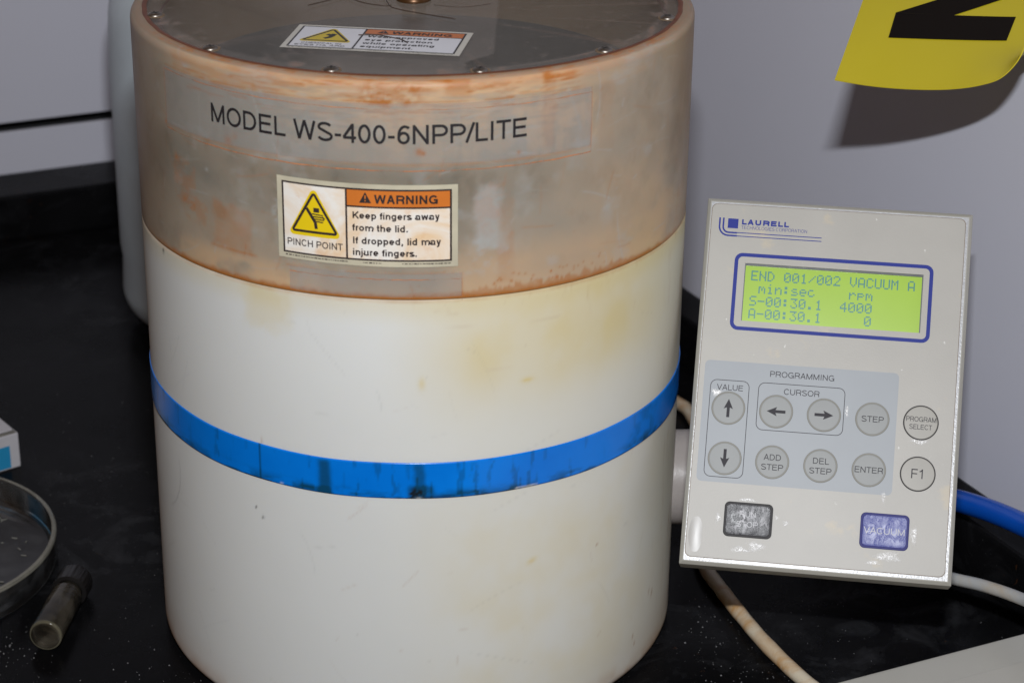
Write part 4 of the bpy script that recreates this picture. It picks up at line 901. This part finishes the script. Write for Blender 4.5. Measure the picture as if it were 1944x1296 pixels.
def bil(Q, nx, ny, lift):
    V = []; F = []
    for j in range(ny + 1):
        for i in range(nx + 1):
            u, v = i / nx, j / ny
            a = (Q[0][0] * (1 - u) + Q[1][0] * u) * (1 - v) + (Q[3][0] * (1 - u) + Q[2][0] * u) * v; b = (Q[0][1] * (1 - u) + Q[1][1] * u) * (1 - v) + (Q[3][1] * (1 - u) + Q[2][1] * u) * v
            V.append(surf(a * .001, b * .001, lift))
    for j in range(ny):
        for i in range(nx): k = j * (nx + 1) + i; F.append((k, k + 1, k + nx + 2, k + nx + 1))
    return V, F
z_ = join(bil([(19.5, 38), (79.5, 41), (81, 62), (19, 60)], 24, 4, .0003), bil([(19, 60.05), (49, 60.95), (81, 84), (81, 105)], 16, 8, .0003), bil([(19, 106), (19, 84), (81, 84.05), (81, 106)], 2, 2, .0006))
mk('bold_letter', z_[0], z_[1], M['signink'], sign)

# ================================================================== JUG BEHIND
jug = tag(empty('plastic_jug', (-.1325, .398, 0)), 'tall frosted plastic jug half full of bluish liquid, standing behind the spin coater', 'jug')
jr = .0755
prof = [(.0003, .002), (.05, .0015)] + arcp(jr - .026, .0265, .026, -88, 0, 8) + [(jr - .0012, .05), (jr, .06), (jr, .12), (jr, .19), (jr - .001, .215)] + arcp(jr - .045, .222, .0435, 5, 70, 8) + [(.024, .272), (.022, .277), (.022, .295)]
V, F = lathe(prof, 96); jb = mk('jug_body', V, F, M['jug'], jug, sharp=50)
prof = [(.0003, .004), (.045, .004)] + arcp(jr - .029, .0285, .025, -85, 0, 6) + [(jr - .003, .05), (jr - .003, .121), (.0003, .121)]
V, F = lathe(prof, 72); mk('liquid', V, F, M['liquid'], jug, sharp=50)
V, F = lathe([(.0255, .278), (.0255, .298), (.024, .300), (.0003, .300)], 48); mk('cap', V, F, M['labelwhite'], jug, sharp=40)

# ================================================================== CARTON
bc = Vector((-.2463, .1622, 0)); e1 = (Vector((-.258, .154, 0)) - bc).normalized(); e2 = Vector((-.0155, .0330, 0)).normalized()
e2 = (e2 - e1 * e2.dot(e1)).normalized(); L1_, L2_, HB = .11, .075, .0235
carton = tag(empty('small_carton', (bc.x, bc.y, 0)), 'small white and blue cardboard box at the left edge, behind the glass dish', 'box')
P = [Vector((0, 0, 0)), e2 * L2_, e2 * L2_ + e1 * L1_, e1 * L1_]
if (P[1] - P[0]).cross(P[2] - P[1]).z < 0: P = P[::-1]
V, F = prism(P, .0003, HB); o = mk('box_body', V, F, [M['carton'], M['cartontop'], M['cartonblue']], carton, smooth=False, fm=[0, 1, 0, 0, 0, 0]); bevel_obj(o, .0006, 2)  # top face a darker grey than the sides
V = [e1 * a + Vector((0, 0, z)) + (e2 * -.0004) for a, z in ((.0065, .0015), (.10, .0015), (.10, .0165), (.0065, .0165))]
mk('blue_print', V, [(0, 1, 2, 3)], M['cartonblue'], carton, smooth=False)
V = [e2 * a + Vector((0, 0, z)) - e1 * .0004 for a, z in ((.0015, .001), (.06, .001), (.06, .0225), (.0015, .0225))]
mk('teal_end', V, [(3, 2, 1, 0)], simple('carton_teal_end', (.03, .17, .20), .5, .2), carton, smooth=False)
V, F = prism([e2 * .004 + e1 * .002, e2 * .062 + e1 * .002, e2 * .062 + e1 * .10, e2 * .004 + e1 * .10][::-1], HB + .0004, HB + .0012)
V = [(x, y, z + (.003 if z > 0 else 0) * abs(Vector((x, y, 0)).dot(e2)) / .06) for x, y, z in V]
mk('top_flap', V, F, M['carton'], carton, smooth=False)

# ================================================================== GLASS DISH AND VIAL
dr = .086
dc = Vector((-.2046, .0312, 0)) + Vector((-1.02, .0, 0)) * dr + Vector((0, .004, 0))
dish = tag(empty('glass_dish', (dc.x, dc.y, 0)), 'shallow round clear glass dish at the left edge, a pale rim, beside the vial', 'dish')
prof = [(.0004, .0006), (dr - .004, .0004), (dr - .0012, .0016), (dr, .004), (dr + .0004, .0188), (dr + .0002, .0203), (dr - .0016, .0206), (dr - .0026, .0192), (dr - .0026, .0045), (dr - .005, .0028), (.0004, .0026)]
V, F = lathe(prof, 160); mk('dish_body', V, F, M['glass'], dish, sharp=70)
V, F = lathe([(dr + .0005, .0187), (dr + .0006, .0197), (dr - .0002, .0207), (dr - .0012, .0209), (dr - .0022, .0205)], 160)
mk('rim', V, F, m_clear('pale_glass_rim', (.93, .93, .91), .66, .2, (.50, .48, .40), 90), dish)  # pale cream, partly clear rim over the glass edge
rs = random.Random(3); cv = []
for k in range(34):
    a = rs.uniform(-1.3, 1.2); r_ = rs.uniform(.2, .95) * (dr - .01); l = rs.uniform(.0005, .0022); th = rs.uniform(0, 3.1); x, y = r_ * math.cos(a), r_ * math.sin(a)
    bx_ = box(-l, l, -.0003, .0003, 0, .0004); cv.append(([(x + u * math.cos(th) - v * math.sin(th), y + u * math.sin(th) + v * math.cos(th), .0028 + z) for u, v, z in bx_[0]], bx_[1]))
c_ = join(*cv); o = mk('flakes', c_[0], c_[1], simple('pale_flakes', (.3, .3, .27), .6, .3), dish, smooth=False); o['kind'] = 'stuff'
# vial, lying
p0 = Vector((-.1996, -.0516, .0090)); p1 = Vector((-.1912, .0090, .0090)); ax = (p1 - p0); VL = ax.length; ax.normalize(); rz = math.atan2(ax.y, ax.x)
vial = tag(empty('sample_vial', (p0.x, p0.y, p0.z)), 'small clear glass vial with ribbed black cap, lying on the counter beside the glass dish', 'vial'); vial.rotation_euler = (0, 0, rz)
tox = lambda V: [(z, x, y) for x, y, z in V]
vr = .0088; bl_ = VL - .0140
prof = [(.0003, .0012), (.006, .0006), (vr - .0016, 0), (vr - .0004, .0005), (vr, .0022), (vr, bl_ - .006), (vr - .0004, bl_ - .0045), (vr - .0022, bl_ - .002), (vr - .0026, bl_ + .006)]
prof += [(r - .0011, z) for r, z in reversed(prof[5:])] + [(vr - .0012, .003), (.006, .0022), (.0003, .0026)]
V, F = lathe(prof, 64); mk('vial_body', tox(V), F, M['vglass'], vial, sharp=60)
V, F = lathe([(vr - .0011, .00035), (vr - .0003, .0001), (vr + .00005, .0012), (vr + .0001, .0020)], 64); mk('base_ring', tox(V), F, m_clear('thick_glass_ring', (.85, .83, .76), .5, .15, (.20, .185, .13)), vial)
V = []; F = []
n = 72; lev = [(vr * .86, bl_ - .0010), (vr + .0010, bl_ - .0006), (vr + .0012, bl_ + .0004), (vr + .0012, bl_ + .0120), (vr + .0006, bl_ + .0132), (.0003, bl_ + .0134)]
for k, (r, z) in enumerate(lev):
    for i in range(n):
        a = 2 * math.pi * i / n; rrr = r - (.00045 if (i % 3 == 0 and k in (2, 3)) else 0); V.append((z, rrr * math.cos(a), rrr * math.sin(a)))
for k in range(len(lev) - 1):
    for i in range(n): j = (i + 1) % n; F.append((k * n + i, k * n + j, (k + 1) * n + j, (k + 1) * n + i))
mk('cap', V, F, M['cap'], vial, smooth=True, sharp=25)
V, F = lathe([(vr - .0009, bl_ - .0052), (vr - .0024, bl_ - .0022), (vr - .0026, bl_ - .001)], 48); mk('residue', tox(V), F, m_clear('brown_residue_film', (.8, .7, .6), .45, .3, (.16, .09, .05), 200), vial)

# ================================================================== CREAM TRAY, lower right
t0 = Vector((.2112, -.1240, 0)); t1 = Vector((.3225, -.0779, 0)); td = (t1 - t0).normalized(); tn = Vector((td.y, -td.x, 0))
ta = t0 - td * .16; tb = t1 + td * .16
tray = tag(empty('cream_tray', (t0.x, t0.y, 0)), 'cream plastic slab with a shallow step, cut by the lower right corner', 'tray')
def quadp(a, b, o0, o1): 
    P = [a + tn * o0 - t0, b + tn * o0 - t0, b + tn * o1 - t0, a + tn * o1 - t0]
    return P if (P[1] - P[0]).cross(P[2] - P[1]).z > 0 else P[::-1]
o = mk('tray_body', *prism(quadp(ta, tb, 0, .22), .0005, .0200), M['tray'], tray, smooth=False); bevel_obj(o, .0022, 4)
o = mk('raised_lip', *prism(quadp(ta, tb, .0268, .2), .0195, .0232), M['tray'], tray, smooth=False); bevel_obj(o, .0008, 3)

# ================================================================== CRUMBS ON THE COUNTER
rs = random.Random(11); cv = []
def crumb(x, y, r):
    n = 5; V = [(x + r * rs.uniform(.6, 1.2) * math.cos(2 * math.pi * i / n), y + r * rs.uniform(.6, 1.2) * math.sin(2 * math.pi * i / n), .0001) for i in range(n)]
    V += [(x + (a - x) * .6, y + (b - y) * .6, .0001 + r * .7) for a, b, c in V]
    F = [tuple(range(n, 2 * n))] + [(i, (i + 1) % n, n + (i + 1) % n, n + i) for i in range(n)]; return V, F
def cluster(cx, cy, sx, sy, k, r0, r1):
    for _ in range(k): cv.append(crumb(rs.gauss(cx, sx), rs.gauss(cy, sy), rs.uniform(r0, r1)))
cluster(-.222, -.052, .012, .008, 60, .00015, .0005); cluster(-.235, -.07, .014, .007, 60, .0001, .0005); cluster(-.205, -.03, .004, .004, 25, .0001, .0004); cluster(-.17, .05, .04, .10, 40, .0001, .0003)
cluster(.175, -.10, .012, .012, 60, .00012, .0004); cluster(.20, -.06, .02, .015, 30, .0001, .0003); cluster(.23, -.02, .05, .04, 40, .0001, .0003); cluster(.157, -.04, .006, .03, 30, .0002, .0006); cluster(-.2, .16, .03, .05, 50, .0001, .0004); cluster(-.15, -.08, .02, .015, 40, .0001, .0005)
c_ = join(*cv); tag(mk('dust', c_[0], c_[1], simple('white_dust', (.24, .24, .25), .7, .2, 200), smooth=False), kind='stuff')
